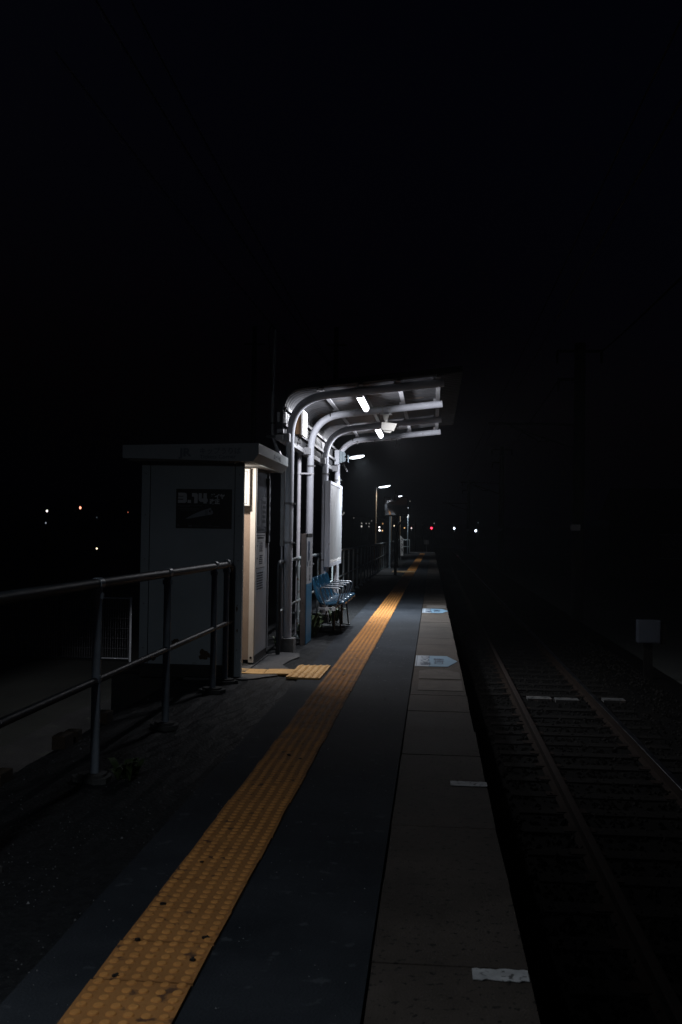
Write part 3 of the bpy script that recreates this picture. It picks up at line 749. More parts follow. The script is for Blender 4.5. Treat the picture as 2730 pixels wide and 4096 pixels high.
# ================================================================== KIOSK
kiosk = thing('ticket_kiosk', 'small grey ticket kiosk with a lit doorway and overhanging flat roof', 'kiosk', (-2.16, 10.1, 0))
KX0, KX1, KY0, KY1, KH = -2.635, -1.702, 9.30, 10.93, 1.925
m_ = MB()
m_.box(KX0 + .082, KX1 - .082, KY0 + .004, KY0 + .05, .11, KH)                                  # near panel
o = obj('near_wall', m_, 'kiosk', kiosk)
m_ = MB(); m_.box(KX0, KX0 + .076, KY0, KY0 + .08, .11, KH, .003); obj('corner_trim', m_, 'kiosk', o)
m_ = MB(); m_.box(KX1 - .076, KX1, KY0, KY0 + .06, .01, KH, .003); obj('corner_trim', m_, 'kiosk', o)
rnd = random.Random(21)
for (x, z, sx, sz) in ((-2.30, .30, .045, .05), (-2.03, .20, .06, .055), (-2.50, .17, .03, .03), (-1.745, .62, .008, .03), (-1.74, .42, .008, .02)):
    m_ = MB(); n = 16
    m_.prism([(x + sx * rnd.uniform(.55, 1.1) * math.cos(2 * PI * k / n), z + sz * rnd.uniform(.5, 1.2) * math.sin(2 * PI * k / n)) for k in range(n)], 'y', KY0 - .0022, KY0 + .0035)
    obj('rust_stain', m_, 'rustfilm', o)
for x in (KX0 + .038, KX1 - .038):
    for z in (.25, .65, 1.05, 1.45, 1.82):
        m_ = MB(); m_.tube([(x, KY0 - .004, z), (x, KY0 + .002, z)], .006, 8); obj('screw', m_, 'steel', o)
m_ = MB(); m_.box(KX0 + .074, KX1 - .074, KY0 + .010, KY0 + .045, .11, KH - .001); obj('panel_joint', m_, 'joint', o)
m_ = MB(); m_.box(KX0, KX0 + .05, KY0 + .081, KY1, .11, KH); obj('rear_wall', m_, 'kiosk', kiosk)
m_ = MB(); m_.box(KX0 + .051, KX1 - .02, KY1 - .05, KY1, .11, KH); obj('far_wall', m_, 'kiosk', kiosk)
m_ = MB(); m_.box(KX0 + .01, KX1 - .078, KY0 + .012, KY0 + .3, -.01, .108); obj('plinth', m_, 'wallconcrete', kiosk)
m_ = MB(); m_.box(-2.90, -2.265, 9.36, 11.0, -1.25, .0); obj('foundation', m_, 'wallconcrete', kiosk)
m_ = MB(); m_.box(KX0 + .02, KX1 - .01, 9.61, 10.92, .005, .02); obj('inner_floor', m_, 'pad', kiosk)
# roof: fascia profile in x,z, then a flat deck
m_ = MB()
FY0, FY1 = 9.075, 10.93
m_.prism([(-2.75, 1.948), (-2.75, 2.062), (-1.532, 2.088), (-1.532, 1.995), (-1.585, 1.925)], 'y', FY0, FY0 + .03)      # near fascia
m_.prism([(-1.532, 2.086), (-1.532, 1.995), (-1.585, 1.925), (-1.615, 1.925), (-1.565, 1.995), (-1.565, 2.086)], 'y', FY0 + .0305, FY1)   # side fascia
m_.prism([(-2.75, 1.948), (-2.75, 2.062), (-2.72, 2.062), (-2.72, 1.948)], 'y', FY0 + .0305, FY1)
o = obj('roof', m_, 'kioskroof', kiosk)
m_ = MB(); m_.box(-2.719, -1.566, FY0 + .031, FY1 - .002, 2.02, 2.055); obj('roof_deck', m_, 'kioskroof', o)
m_ = MB(); m_.box(-2.70, -1.617, FY0 + .032, FY1 - .002, 1.927, 1.94); obj('soffit', m_, 'soffit', o)
text('JR', .098, 'inkfade', (-2.235, FY0, 1.968), (1, 0, .012), (0, 0, 1), o, bold=.004, sx=1.15)
text('キップうりば', .062, 'inkfade', (-2.06, FY0, 1.992), (1, 0, .012), (0, 0, 1), o, bold=.001, sx=1.0)
text('Tickets Corner', .046, 'inkfade', (-2.055, FY0, 1.948), (1, 0, .012), (0, 0, 1), o, bold=.0008, sx=1.12)
text('JR キップうりば', .062, 'inkfade', (-1.532, 9.95, 2.010), (0, 1, 0), (0, 0, 1), o, bold=.001, sx=1.0)
# front panel beside the doorway
m_ = MB(); m_.box(-1.777, -1.727, 10.10, 10.12, .04, KH); obj('door_jamb', m_, 'cream', kiosk)
fp = MB(); fp.box(-1.775, -1.727, 10.1205, 10.90, .10, KH, .002); fpo = obj('front_panel', fp, 'panelgrey', kiosk)
m_ = MB(); m_.box(-1.7265, -1.721, 10.135, 10.74, 1.30, 1.90); obj('window', m_, 'glassdark', fpo)
m_ = MB(); m_.box(-1.7265, -1.715, 10.86, 10.895, .10, KH); m_.box(-1.7265, -1.719, 10.122, 10.133, .10, KH); obj('edge_strip', m_, 'panelgrey', fpo)
m_ = MB(); m_.box(-1.780, -1.724, 10.10, 10.90, -.005, .037); m_.box(-1.780, -1.729, 10.1205, 10.90, .0375, .099); obj('base_board', m_, 'black', kiosk)
m_ = MB(); m_.tube([(-1.752, 10.095, .085), (-1.752, 10.101, .085)], .012, 10); obj('bolt', m_, 'rust', kiosk)
m_ = MB(); m_.box(-2.58, -1.848, 10.20, 10.23, .021, KH); o = obj('inner_wall', m_, 'beige', kiosk)
m_ = MB(); m_.box(-1.846, -1.779, 10.14, 10.22, .06, KH); obj('inner_pilaster', m_, 'beige', o)
m_ = MB(); m_.box(-1.95, -1.80, 9.39, 9.48, 1.86, 1.915); obj('ceiling_lamp', m_, 'kiosklamp', kiosk)
area('kiosk_glow', (-1.86, 9.50, 1.865), (.15, .6, -.8), 11, .10, .06, (1.0, .91, .82), kiosk)
# lit notice box inside
t = thing('notice_box', 'white notice box with a thin black border inside the kiosk doorway', 'notice', (-1.9, 10.06, 1.56))
m_ = MB(); m_.box(-2.12, -1.772, 10.01, 10.135, 1.555, 1.915, .003); obj('box', m_, 'cream', t)
m_ = MB(); m_.box(-2.115, -1.777, 10.002, 10.0095, 1.56, 1.91); obj('face', m_, 'noticeface', t)
m_ = MB(); bx = [(-2.10, -1.795)]; x0, x1 = bx[0]
for (a, b, c, d) in ((x0, x1, 1.890, 1.8945), (x0, x1, 1.5755, 1.580), (x0, x0 + .005, 1.5801, 1.8899), (x1 - .005, x1, 1.5801, 1.8899)): m_.box(a, b, 10.0005, 10.0015, c, d)
obj('border_line', m_, 'ink', t)

# poster on near wall
t = thing('poster', 'black poster with big pale numerals 3.14 and a pale train on the kiosk side', 'poster', (-2.06, 9.30, 1.33))
PYY = 9.303
m_ = MB(); m_.box(-2.316, -1.806, 9.3005, PYY + .0009, 1.333, 1.688); obj('sheet', m_, 'posterblack', t)
FR = 9.3004
def flat(pts, y, m_):
    m_.prism(pts, 'y', y - .0009, y - .0001)
big = MB()
def px(u, v): return (-2.316 + (u - 95) / 1385 * .51, 1.688 - (v - 165) / 985 * .355)
def poly(m_, lst): flat([px(*q) for q in lst], FR, m_)
poly(big, [(145, 260), (300, 260), (345, 275), (362, 310), (362, 470), (345, 505), (300, 518), (140, 518), (140, 436), (275, 436), (275, 415), (142, 415), (142, 358), (275, 358), (275, 343), (145, 343)])
poly(big, [(382, 438), (466, 438), (466, 518), (382, 518)])
poly(big, [(487, 265), (600, 265), (635, 300), (630, 522), (542, 522), (542, 362), (487, 360)])
poly(big, [(655, 268), (735, 268), (735, 400), (772, 400), (772, 268), (858, 268), (858, 405), (882, 405), (878, 488), (858, 488), (858, 525), (772, 525), (772, 488), (700, 488), (665, 460), (652, 410)])
obj('numerals', big, 'posterink', t)
text('ダイヤ', .046, 'posterink', (*px(928, 392)[:1], FR, px(928, 392)[1]), (1, 0, 0), (0, 0, 1), t, bold=.0035, sx=1.0, lift=.0002)
text('改正', .046, 'posterink', (*px(928, 522)[:1], FR, px(928, 522)[1]), (1, 0, 0), (0, 0, 1), t, bold=.0028, sx=1.0, lift=.0002)
dim = MB(); rnd = random.Random(2)
for (u0, u1, v) in [(150, 750, 577), (195, 450, 610), (145, 660, 660), (195, 620, 697), (520, 690, 1090), (1040, 1180, 1095)]:
    u = u0
    while u < u1:
        w = rnd.uniform(9, 22); a, b = px(u, v - 9), px(u + w, v + 9); dim.box(a[0], b[0], FR - .0009, FR - .0001, b[1], a[1]); u += w + rnd.uniform(5, 12)
poly(dim, [(410, 1070), (498, 1070), (498, 1106), (410, 1106)])
poly(dim, [(900, 1095), (930, 1078), (980, 1070), (1035, 1078), (980, 1082), (930, 1092)])
obj('small_print', dim, 'posterdim', t)
text('JR', .018, 'posterdim', (px(138, 1090)[0], FR, px(138, 1090)[1]), (1, 0, 0), (0, 0, 1), t, bold=.0008, sx=1.2, lift=.0002)
tr = MB(); poly(tr, [(330, 912), (520, 800), (760, 695), (965, 630), (975, 690), (1010, 710), (1022, 770), (990, 798), (700, 850), (440, 905)])
obj('train_picture', tr, 'trainside', t)
tw = MB()
for q in ([(835, 700), (845, 697), (845, 830), (835, 832)], [(868, 690), (876, 688), (876, 822), (868, 824)], [(920, 690), (955, 680), (958, 740), (925, 748)]):
    flat([px(*p) for p in q], FR - .001, tw)
obj('train_windows', tw, 'posterblack', t)

# notices on the front panel
def lines(m_, y0, y1, z0, z1, n, x, rnd):
    h = (z1 - z0) / n
    for k in range(n):
        y = y0; zt = z1 - k * h
        while y < y1 - .01:
            w = rnd.uniform(.012, .035); m_.box(x, x + .0008, y, min(y1, y + w), zt - h * .62, zt); y += w + rnd.uniform(.006, .014)
rnd = random.Random(8)
t = thing('notice_poster', 'pale printed notice with two text blocks on the kiosk front panel', 'notice', (-1.72, 10.38, .93))
XF = -1.7268
m_ = MB(); m_.box(XF + .0002, XF + .002, 10.14, 10.69, .935, 1.295); obj('sheet', m_, 'paper', t)
m_ = MB(); X = XF + .0022
m_.box(X, X + .0008, 10.15, 10.68, 1.268, 1.276); m_.box(X, X + .0008, 10.15, 10.68, .945, .951)
lines(m_, 10.22, 10.62, 1.225, 1.258, 1, X, rnd); m_.box(X, X + .0008, 10.2, 10.64, 1.213, 1.216)
for zc in (1.165, 1.04):
    lines(m_, 10.35, 10.55, zc - .062, zc + .035, 5, X, rnd); lines(m_, 10.20, 10.26, zc - .01, zc + .012, 1, X, rnd)
obj('print', m_, 'ink', t)
t = thing('notice_poster', 'smaller bluish notice taped low on the kiosk front panel', 'notice', (-1.72, 10.4, .73))
m_ = MB(); m_.box(XF + .0002, XF + .002, 10.19, 10.62, .715, .925); obj('sheet', m_, 'notepaper', t)
m_ = MB(); lines(m_, 10.22, 10.59, .725, .905, 7, X, rnd); obj('print', m_, 'ink', t)
t = thing('window_notice', 'grid timetable sheets behind the dusty kiosk window', 'notice', (-1.72, 10.5, 1.34))
m_ = MB(); X2 = -1.7208
m_.box(X2, X2 + .001, 10.22, 10.40, 1.36, 1.62); m_.box(X2, X2 + .001, 10.46, 10.70, 1.36, 1.66); obj('sheet', m_, 'notedim', t)
m_ = MB(); lines(m_, 10.48, 10.68, 1.38, 1.62, 5, X2 + .0012, rnd); lines(m_, 10.15, 10.66, 1.312, 1.332, 1, X2 + .0002, rnd); obj('print', m_, 'ink', t)
t = thing('name_board', 'narrow vertical name board hung at the far edge of the kiosk front', 'sign', (-1.70, 10.8, 1.19))
m_ = MB(); m_.box(-1.7265, -1.700, 10.765, 10.855, 1.19, 1.86, .003); obj('frame', m_, 'black', t)
m_ = MB(); m_.box(-1.6995, -1.6975, 10.778, 10.842, 1.205, 1.845); obj('plate', m_, 'panelgrey', t)
for k, s_ in enumerate('きっぷうりば'):
    text(s_, .062, 'ink', (-1.6975, 10.81, 1.765 - k * .098), (0, 1, 0), (0, 0, 1), t, bold=.002, align='CENTER')

# ================================================================== RAILINGS
r1 = thing('pipe_railing', 'dark painted pipe railing with two rails in the near left foreground', 'railing', (-1.79, 7, 0))
rx = lambda y: -1.775 - .004 * (y - 5.5)
m_ = MB(); m_.tube(bend([(rx(-1), -1, 1.045), (rx(5.5), 5.5, 1.035), (rx(9.05), 9.27, 1.02), (rx(9.05), 9.28, .0)], .13, 8), .028, 14); obj('top_rail', m_, 'railtop', r1)
m_ = MB(); m_.tube([(rx(-1), -1, .525), (rx(5.5), 5.5, .520), (rx(9.26), 9.26, .510)], .020, 12); obj('mid_rail', m_, 'railtop', r1)
for i, y in enumerate((.95, 2.45, 3.96, 5.46, 6.96, 8.51, 9.03)):
    x = rx(y)
    m_ = MB(); m_.tube([(x, y, -.02), (x, y, 1.02)], .0245, 14)
    m_.tube([(x, y - .035, 1.036 - .001), (x, y + .035, 1.035)], .0325, 14); m_.tube([(x, y, .955), (x, y, .985)], .034, 14)
    m_.tube([(x, y - .03, .52), (x, y + .03, .52)], .022, 12)
    obj('post', m_, 'dark_rail', r1)
    m_ = MB(); rr = random.Random(i); n = 10
    for (z0, z1, sc) in ((-.02, .018, 1),):
        pts = [(x + (.10 + rr.uniform(-.02, .025)) * math.cos(2 * PI * k / n), y + (.10 + rr.uniform(-.02, .025)) * math.sin(2 * PI * k / n)) for k in range(n)]
        m_.prism(pts, 'z', z0, z1)
        m_.prism([(x + (q[0] - x) * .72, y + (q[1] - y) * .72) for q in pts], 'z', z1 + .0005, z1 + .014)
    obj('footing', m_, 'footing', r1)

r2 = thing('pipe_railing', 'long flaking pipe railing running along the back of the platform past the shelter', 'railing', (-1.7, 30, 0))
fx = lambda y: -1.632 - .118 * min(1, max(0, (y - 11.1) / 9))
ys = [11.62 + 1.27 * k for k in range(40)]
m_ = MB(); m_.tube(bend([(-1.632, 11.08, 0), (-1.632, 11.09, .985), (-1.637, 11.58, .98)], .06, 6), .0225, 12); m_.tube([(-1.65, 11.28, -.02), (-1.65, 11.28, .98)], .0225, 12); obj('end_hoop', m_, 'railtop', r2)  # hoop takes the dark rail colour to paint in its shade
m_ = MB(); m_.tube(bend([(fx(y), y, .985 - .0035 * (y - 11) + .004 * math.sin(y)) for y in ys], .07, 6), .0215, 10); obj('top_rail', m_, 'fencepaint', r2)
m_ = MB(); m_.tube([(fx(y), y, .46) for y in [11.11] + ys], .015, 8); obj('mid_rail', m_, 'fencepaint', r2)
for y in ys:
    m_ = MB(); m_.tube([(fx(y), y, -.02), (fx(y), y, .985 - .0035 * (y - 11))], .019, 8); m_.tube([(fx(y), y, -.02), (fx(y), y, .03)], .05, 8)
    obj('post', m_, 'fencepaint', r2)
r3 = thing('end_railing', 'short pale railing across the corner at the far platform end', 'railing', (-1.4, 62.3, 0))
m_ = MB()
for x in (-1.40, -2.15): m_.tube([(x, 62.35, 0), (x, 62.35, .80)], .03, 8)
obj('post', m_, 'fencepaint', r3)
m_ = MB(); m_.tube([(-2.15, 62.35, .80), (-1.38, 62.35, .80)], .026, 8); m_.tube([(-2.15, 62.35, .40), (-1.40, 62.35, .40)], .02, 8); obj('rail', m_, 'fencepaint', r3)
mb = MB(); mb.box(-1.42, .10, 62.15, 62.5, .002, .09, .01)
props(obj('end_kerb', mb, 'concrete', None, (-.6, 62.3, 0)), 'pale concrete kerb closing the far end of the platform', 'kerb')

# kerb blocks along the rear edge
for i, (y, w) in enumerate([(5.25, .16), (6.2, .15), (6.42, .09), (7.02, .14)]):
    mb = MB(); mb.box(-2.285, -2.20, y, y + w, -.02, .055 + .01 * (i % 2), .008)
    props(obj('kerb_block', mb, 'kerb', None, (-2.25, y, 0)), ['brown stained kerb block nearest the camera on the rear platform edge', 'brown kerb block, larger of a close pair on the rear platform edge', 'brown kerb block, smaller of a close pair on the rear platform edge', 'brown kerb block farthest along the rear platform edge'][i], 'kerb block', 'kerb blocks on the rear platform edge')

# ================================================================== FAR PLATFORM FURNITURE
t = thing('traffic_mirror', 'dark rectangular convex mirror on a black post facing down the platform', 'mirror', (-1.13, 31.6, 0))
m_ = MB(); m_.tube([(-1.13, 31.66, -.02), (-1.13, 31.66, 2.55)], .045, 12); obj('pole', m_, 'legblack', t)
def mir(u, v):
    x, z = (u - .5), (v - .5)
    return (-1.128 + x * .68, 31.53 + .075 * x * .68 * 1.0 - .03 * z * .53 + .10 * ((x * .68) ** 2 + (z * .53) ** 2), 2.062 + z * .53)
m_ = MB(); m_.grid(mir, 16, 14); obj('mirror_face', m_, 'mirror', t)
m_ = MB()
for (a, b, c, d) in ((-1.485, -.771, 2.33, 2.352), (-1.485, -.771, 1.772, 1.794), (-1.485, -1.468, 1.795, 2.329), (-.788, -.771, 1.795, 2.329)): m_.box(a, b, 31.44, 31.66, c, d)
m_.box(-1.467, -.789, 31.68, 31.70, 1.795, 2.329); obj('hood', m_, 'legblack', t)
t = thing('stop_marker', 'pale diamond stop marker with a black bar above the mirror', 'marker sign', (-1.16, 31.4, 2.2), 'diamond stop markers')
m_ = MB(); m_.prism([(-1.296, 2.318), (-1.20, 2.428), (-1.125, 2.428), (-1.022, 2.318), (-1.155, 2.188), (-1.17, 2.188)], 'y', 31.36, 31.372); obj('plate', m_, 'diamond', t)
m_ = MB(); m_.box(-1.176, -1.147, 31.352, 31.359, 2.245, 2.40); obj('bar', m_, 'black', t)
m_ = MB(); m_.box(-1.17, -1.14, 31.373, 31.62, 2.36, 2.39); obj('bracket', m_, 'legblack', t)
def marker(x, y, z, s_, lab):
    t = thing('stop_marker', lab, 'marker sign', (x, y, 0), 'diamond stop markers')
    m_ = MB(); m_.prism([(x - .14, z), (x - .03, z + .13), (x + .03, z + .13), (x + .14, z), (x + .02, z - .13), (x - .02, z - .13)], 'y', y, y + .012); obj('plate', m_, 'diamond', t)
    m_ = MB(); m_.tube([(x, y + .05, -1.25 if y > PEND else 0), (x, y + .05, z)], .025, 8); obj('pole', m_, 'legblack', t)
    text(s_, .19, 'black', (x, y - .001, z - .068), (1, 0, 0), (0, 0, 1), t, bold=.008, align='CENTER')
marker(-1.23, 73, 2.14, '3', 'small diamond stop marker, the nearer of two far ones beside the track')
marker(-1.03, 98, 2.0, '4', 'tiniest diamond stop marker, farthest down the track')
t = thing('number_post', 'white slant topped post board reading T 7 9 at the far platform', 'sign', (-1.46, 48.9, 0))
m_ = MB(); m_.prism([(-1.54, 1.115), (-1.53, 1.115), (-1.39, .985), (-1.385, .17), (-1.51, .17)], 'y', 48.88, 48.9); obj('board', m_, 'white', t)
m_ = MB(); m_.tube([(-1.50, 48.93, -.01), (-1.50, 48.93, 1.0)], .02, 8); obj('pole', m_, 'steel', t)
for k, s_ in enumerate('T79'):
    text(s_, .24, 'ink', (-1.455 + .004 * k, 48.88, .80 - k * .225), (1, 0, 0), (0, 0, 1), t, bold=.004, align='CENTER', sx=.8)
def post(name, x, y, z0, z1, r, m, lab, cat='post'):
    t = thing(name, lab, cat, (x, y, z0))
    m_ = MB(); m_.tube([(x, y, z0), (x, y, z1)], r, 10); obj('pole', m_, m, t)
    m_ = MB(); m_.ell((x, y, z1), r * 1.05, r * 1.05, r * .5, 10, 4); m_.tube([(x, y, z0), (x, y, z0 + .06)], r * 1.7, 10); obj('cap_and_foot', m_, m, t)
    return t
post('steel_post', -1.53, 37.1, -.02, 2.0, .035, 'greybox', 'grey blue steel post just left of the mirror pole')
t = post('braced_post', -1.30, 38.5, -.02, 1.55, .022, 'rust', 'rusty post with a diagonal brace right of the mirror pole')
m_ = MB(); m_.tube([(-1.30, 38.5, 1.50), (-1.02, 38.5, 1.87)], .03, 8); obj('brace', m_, 'rust', t)
t = thing('track_sign', 'small white plate low beside the track beyond the platform end', 'sign', (-.42, 66, -1.25))
m_ = MB(); m_.box(-.57, -.28, 66, 66.01, .52, .78); obj('plate', m_, 'diamond', t)
m_ = MB(); m_.tube([(-.42, 66.03, -1.25), (-.42, 66.03, .7)], .025, 8); obj('pole', m_, 'steel', t)
m_ = MB()
for z in (.72, .65, .58): m_.box(-.54, -.46, 65.996, 65.999, z - .012, z + .012); m_.box(-.41, -.31, 65.996, 65.999, z - .012, z + .012)
obj('print', m_, 'ink', t)

# ================================================================== WEEDS
def weed(x, y, z, n, h, lab, seed):
    rr = random.Random(seed); m_ = MB()
    for k in range(n):
        a = rr.uniform(0, 2 * PI); l = h * rr.uniform(.5, 1.1); w = rr.uniform(.012, .03); lean = rr.uniform(.3, 1.0)
        d = Vector((math.cos(a), math.sin(a), 0)); s_ = Vector((-d.y, d.x, 0)); p0 = Vector((x + rr.uniform(-.05, .05), y + rr.uniform(-.08, .08), z))
        for q in range(4):
            pass
        P_ = [p0, p0 + d * l * .25 * lean + Vector((0, 0, l * .5)), p0 + d * l * .6 * lean + Vector((0, 0, l * .8)), p0 + d * l * lean + Vector((0, 0, l * .75))]
        vs = [P_[0] - s_ * .003, P_[0] + s_ * .003, P_[1] + s_ * w, P_[1] - s_ * w, P_[2] + s_ * w * .9, P_[2] - s_ * w * .9, P_[3]]
        m_.add(vs, [(0, 1, 2, 3), (3, 2, 4, 5), (5, 4, 6)], True)
    return props(obj('weed', m_, 'leaf', None, (x, y, z)), lab, 'weed', 'weeds along the back of the platform')
weed(-1.50, 13.05, 0, 34, .36, 'leafy weed growing under the nearest blue seat', 1)
weed(-1.42, 15.25, 0, 22, .26, 'low weed at the far end of the bench', 2)
weed(-1.60, 12.9, 0, 18, .20, 'small weed behind the sign pillar', 3)
weed(-1.62, 5.52, 0, 30, .12, 'grass tuft at the foot of the nearest railing post', 4)
weed(-1.70, 11.75, 0, 16, .16, 'little weed beside the first shelter post footing', 6)

# ================================================================== TRACK
def rail(x, lab):
    t = thing('rail', lab, 'rail', (x, 10, -1.0), 'running rails of the track')
    def sweep(pr, name, m):
        m_ = MB(); n = 60; K = len(pr)
        ys_ = [-1 + 301 * (k / n) ** 1.6 for k in range(n + 1)]
        vs = [(x + p[0] + (-.0008 * max(0, y - 90) ** 1.3), y, p[1]) for y in ys_ for p in pr]
        fs = [(i * K + k, i * K + (k + 1) % K, (i + 1) * K + (k + 1) % K, (i + 1) * K + k) for i in range(n) for k in range(K)]
        m_.add(vs, fs, name == 'head'); obj(name, m_, m, t)
    sweep([(-.033, -.990), (-.033, -.972), (.033, -.972), (.033, -.990), (.009, -1.002), (.009, -1.085), (.06, -1.105), (-.06, -1.105), (-.009, -1.085), (-.009, -1.002)], 'web', 'rust')
    sweep([(-.033, -.9715), (-.031, -.9675), (-.024, -.9655), (-.012, -.9648), (0, -.9645), (.012, -.9648), (.024, -.9655), (.031, -.9675), (.033, -.9715)], 'head', 'shadehead' if x < 2 else 'railhead')
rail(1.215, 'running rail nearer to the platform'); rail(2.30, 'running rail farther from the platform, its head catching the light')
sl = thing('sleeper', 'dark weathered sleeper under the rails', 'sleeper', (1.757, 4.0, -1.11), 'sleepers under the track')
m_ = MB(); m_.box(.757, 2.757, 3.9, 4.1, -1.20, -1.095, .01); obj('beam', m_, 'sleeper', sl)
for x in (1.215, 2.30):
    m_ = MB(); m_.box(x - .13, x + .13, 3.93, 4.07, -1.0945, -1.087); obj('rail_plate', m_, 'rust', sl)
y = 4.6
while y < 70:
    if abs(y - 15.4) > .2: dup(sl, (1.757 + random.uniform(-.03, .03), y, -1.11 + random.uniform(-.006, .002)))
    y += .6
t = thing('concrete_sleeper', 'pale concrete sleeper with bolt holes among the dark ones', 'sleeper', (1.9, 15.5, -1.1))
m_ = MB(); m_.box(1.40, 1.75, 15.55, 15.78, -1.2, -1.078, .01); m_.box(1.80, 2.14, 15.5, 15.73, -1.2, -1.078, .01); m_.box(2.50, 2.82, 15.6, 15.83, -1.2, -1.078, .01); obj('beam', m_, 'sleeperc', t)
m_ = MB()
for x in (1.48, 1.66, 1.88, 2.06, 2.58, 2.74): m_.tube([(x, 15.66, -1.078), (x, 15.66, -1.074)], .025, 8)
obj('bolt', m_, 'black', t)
t = thing('trackside_cabinet', 'pale square equipment box on posts beyond the far rail', 'equipment box', (3.85, 19, -1.25))
m_ = MB(); m_.box(3.63, 4.02, 19, 19.22, -.58, -.18, .008); obj('case', m_, 'cabinet', t)
m_ = MB(); m_.box(4.03, 4.12, 19.02, 19.2, -.60, -.24, .006); obj('side_case', m_, 'sleeper', t)
m_ = MB(); m_.box(3.75, 3.90, 19.08, 19.16, -1.25, -.582); obj('leg', m_, 'sleeper', t)
m_ = MB(); m_.box(3.65, 4.0, 18.993, 18.999, -.56, -.20); obj('door', m_, 'cabinet', t)

# ================================================================== CATENARY MASTS AND CABLES
def mast(x, y, top, lab, w=.18):
    t = thing('overhead_line_mast', lab, 'mast', (x, y, -1.25), 'overhead line masts beside the track')
    m_ = MB(); m_.tube([(x, y, -1.25), (x, y, top)], [w * 1.05, w * .92], 16); obj('pole', m_, 'pole', t)
    m_ = MB(); m_.box(x - .70, x + .66, y - .04, y + .04, top - .27, top - .19); obj('crossarm', m_, 'pole', t)
    m_ = MB(); m_.box(x - .66, x - .1, y - .04, y + .04, top - 1.12, top - 1.04); obj('crossarm', m_, 'pole', t)
    for (a, b) in ((-.68, top - .28), (.64, top - .28), (-.64, top - 1.13)):
        m_ = MB(); m_.tube([(x + a, y, b), (x + a, y, b - .32)], [.05, .03], 8); obj('insulator', m_, 'pole', t)
    m_ = MB(); m_.tube([(x, y, top - 2.45), (x - 2.7, y, top - 2.42)], .035, 8); m_.tube([(x, y, top - 3.2), (x - 2.05, y, top - 2.5)], .028, 8); m_.tube([(x - 2.1, y, top - 2.45), (x - 1.2, y, top - 2.95), (x - .9, y, top - 2.95)], .02, 8)
    obj('cantilever', m_, 'pole', t)
    m_ = MB(); m_.box(x - .25, x + .04, y - w - .02, y - w - .01, 1.42, 1.60); obj('number_plate', m_, 'diamond', t)
mast(4.32, 32, 7.05, 'nearest and tallest looking concrete line mast right of the track')
mast(4.45, 70, 7.02, 'second concrete line mast, halfway down the track')
mast(3.6, 110, 6.72, 'third and smallest line mast far down the track')
def cable(name, a, b, sag, lab, r=.012, hang=0, n=40):
    a, b = Vector(a), Vector(b)
    P_ = lambda t_: a.lerp(b, t_) - Vector((0, 0, sag * 4 * t_ * (1 - t_)))
    t = thing(name, lab, 'cable', tuple(a))
    m_ = MB(); m_.tube([P_(k / n) for k in range(n + 1)], r, 6); obj('wire', m_, 'wire', t)
    if hang:
        m_ = MB(); L_ = (b - a).length; q = int(L_ / hang * 10)
        m_.tube([P_(k / q) + Vector((.045 * math.cos(2 * PI * k / 10), 0, .045 * math.sin(2 * PI * k / 10) - .03)) for k in range(q + 1)], .007, 4)
        obj('spiral_hanger', m_, 'hanger', t)
cable('feeder_cable', (5.1, -2, 7.2), (4.99, 32, 6.83), .35, 'thick black feeder cable dropping to the nearest line mast', .028)
cable('feeder_cable', (3.66, 32, 5.9), (3.8, 70, 5.87), .3, 'black feeder cable strung between the first and second line masts', .022)
cable('contact_wire', (1.75, -2, 4.55), (1.75, 110, 4.5), .15, 'thin contact wire above the track', .009)
cable('contact_wire', (1.75, -2, 5.2), (1.75, 110, 5.15), .3, 'thin messenger wire strung above the contact wire', .008)
cable('aerial_cable', (-5.2, 14, 9.35), (-5.0, 50, 9.15), .35, 'hung cable with bright hanger loops, the lower of a close pair above the shelter', .014, .5)
cable('aerial_cable', (-5.2, 14, 10.35), (-5.0, 50, 9.22), .25, 'hung cable with bright hanger loops, the upper of a close pair above the shelter', .014, .62)
cable('aerial_cable', (-5.3, 14, 7.9), (-5.0, 50, 8.1), .25, 'lowest hung cable with tiny bright beads left of the shelter roof', .010, .55)
def upole(x, y, top, lab):
    t = thing('utility_pole', lab, 'utility pole', (x, y, -1.25), 'utility poles left of the line')
    m_ = MB(); m_.tube([(x, y, -1.25), (x, y, top)], [.16, .11], 12); obj('pole', m_, 'pole', t)
    m_ = MB(); m_.box(x - .5, x + .5, y - .05, y + .05, top - .9, top - .82); obj('crossarm', m_, 'pole', t)
upole(-8.73, 50, 11.1, 'dark utility pole left of the slim shelter mast'); upole(-4.77, 50, 11.05, 'dark utility pole rising behind the shelter roof')

# mesh fence
t = thing('mesh_fence', 'pale steel mesh fence on low ground left of the kiosk', 'fence', (-6.1, 19.8, -1.25))
fm = MB(); fw = MB()
for k in range(4):
    xr = -5.785 - k * .70; xl = xr - .675
    for x in ((xl, xr) if k == 0 else ()): 
        m_ = MB(); m_.tube([(x, 19.8, -1.26), (x, 19.8, -.02)], .024, 10); obj('post', m_, 'meshpost', t)
    for z in (-.04, -1.20):
        m_ = MB(); m_.tube([(xl, 19.8, z), (xr, 19.8, z)], .013, 6); obj('frame_rail', m_, 'meshpost' if k == 0 else 'railtop', t)  # first panel's frame coloured pale as lit, the others dark as shaded
    m_ = MB()
    for q in range(1, 14): m_.tube([(xl + .675 * q / 14, 19.8, -1.20), (xl + .675 * q / 14, 19.8, -.04)], .003, 4)
    for q in range(1, 6): m_.tube([(xl, 19.8, -1.20 + 1.16 * q / 6), (xr, 19.8, -1.20 + 1.16 * q / 6)], .003, 4)
    obj('mesh_panel', m_, 'steel', t)

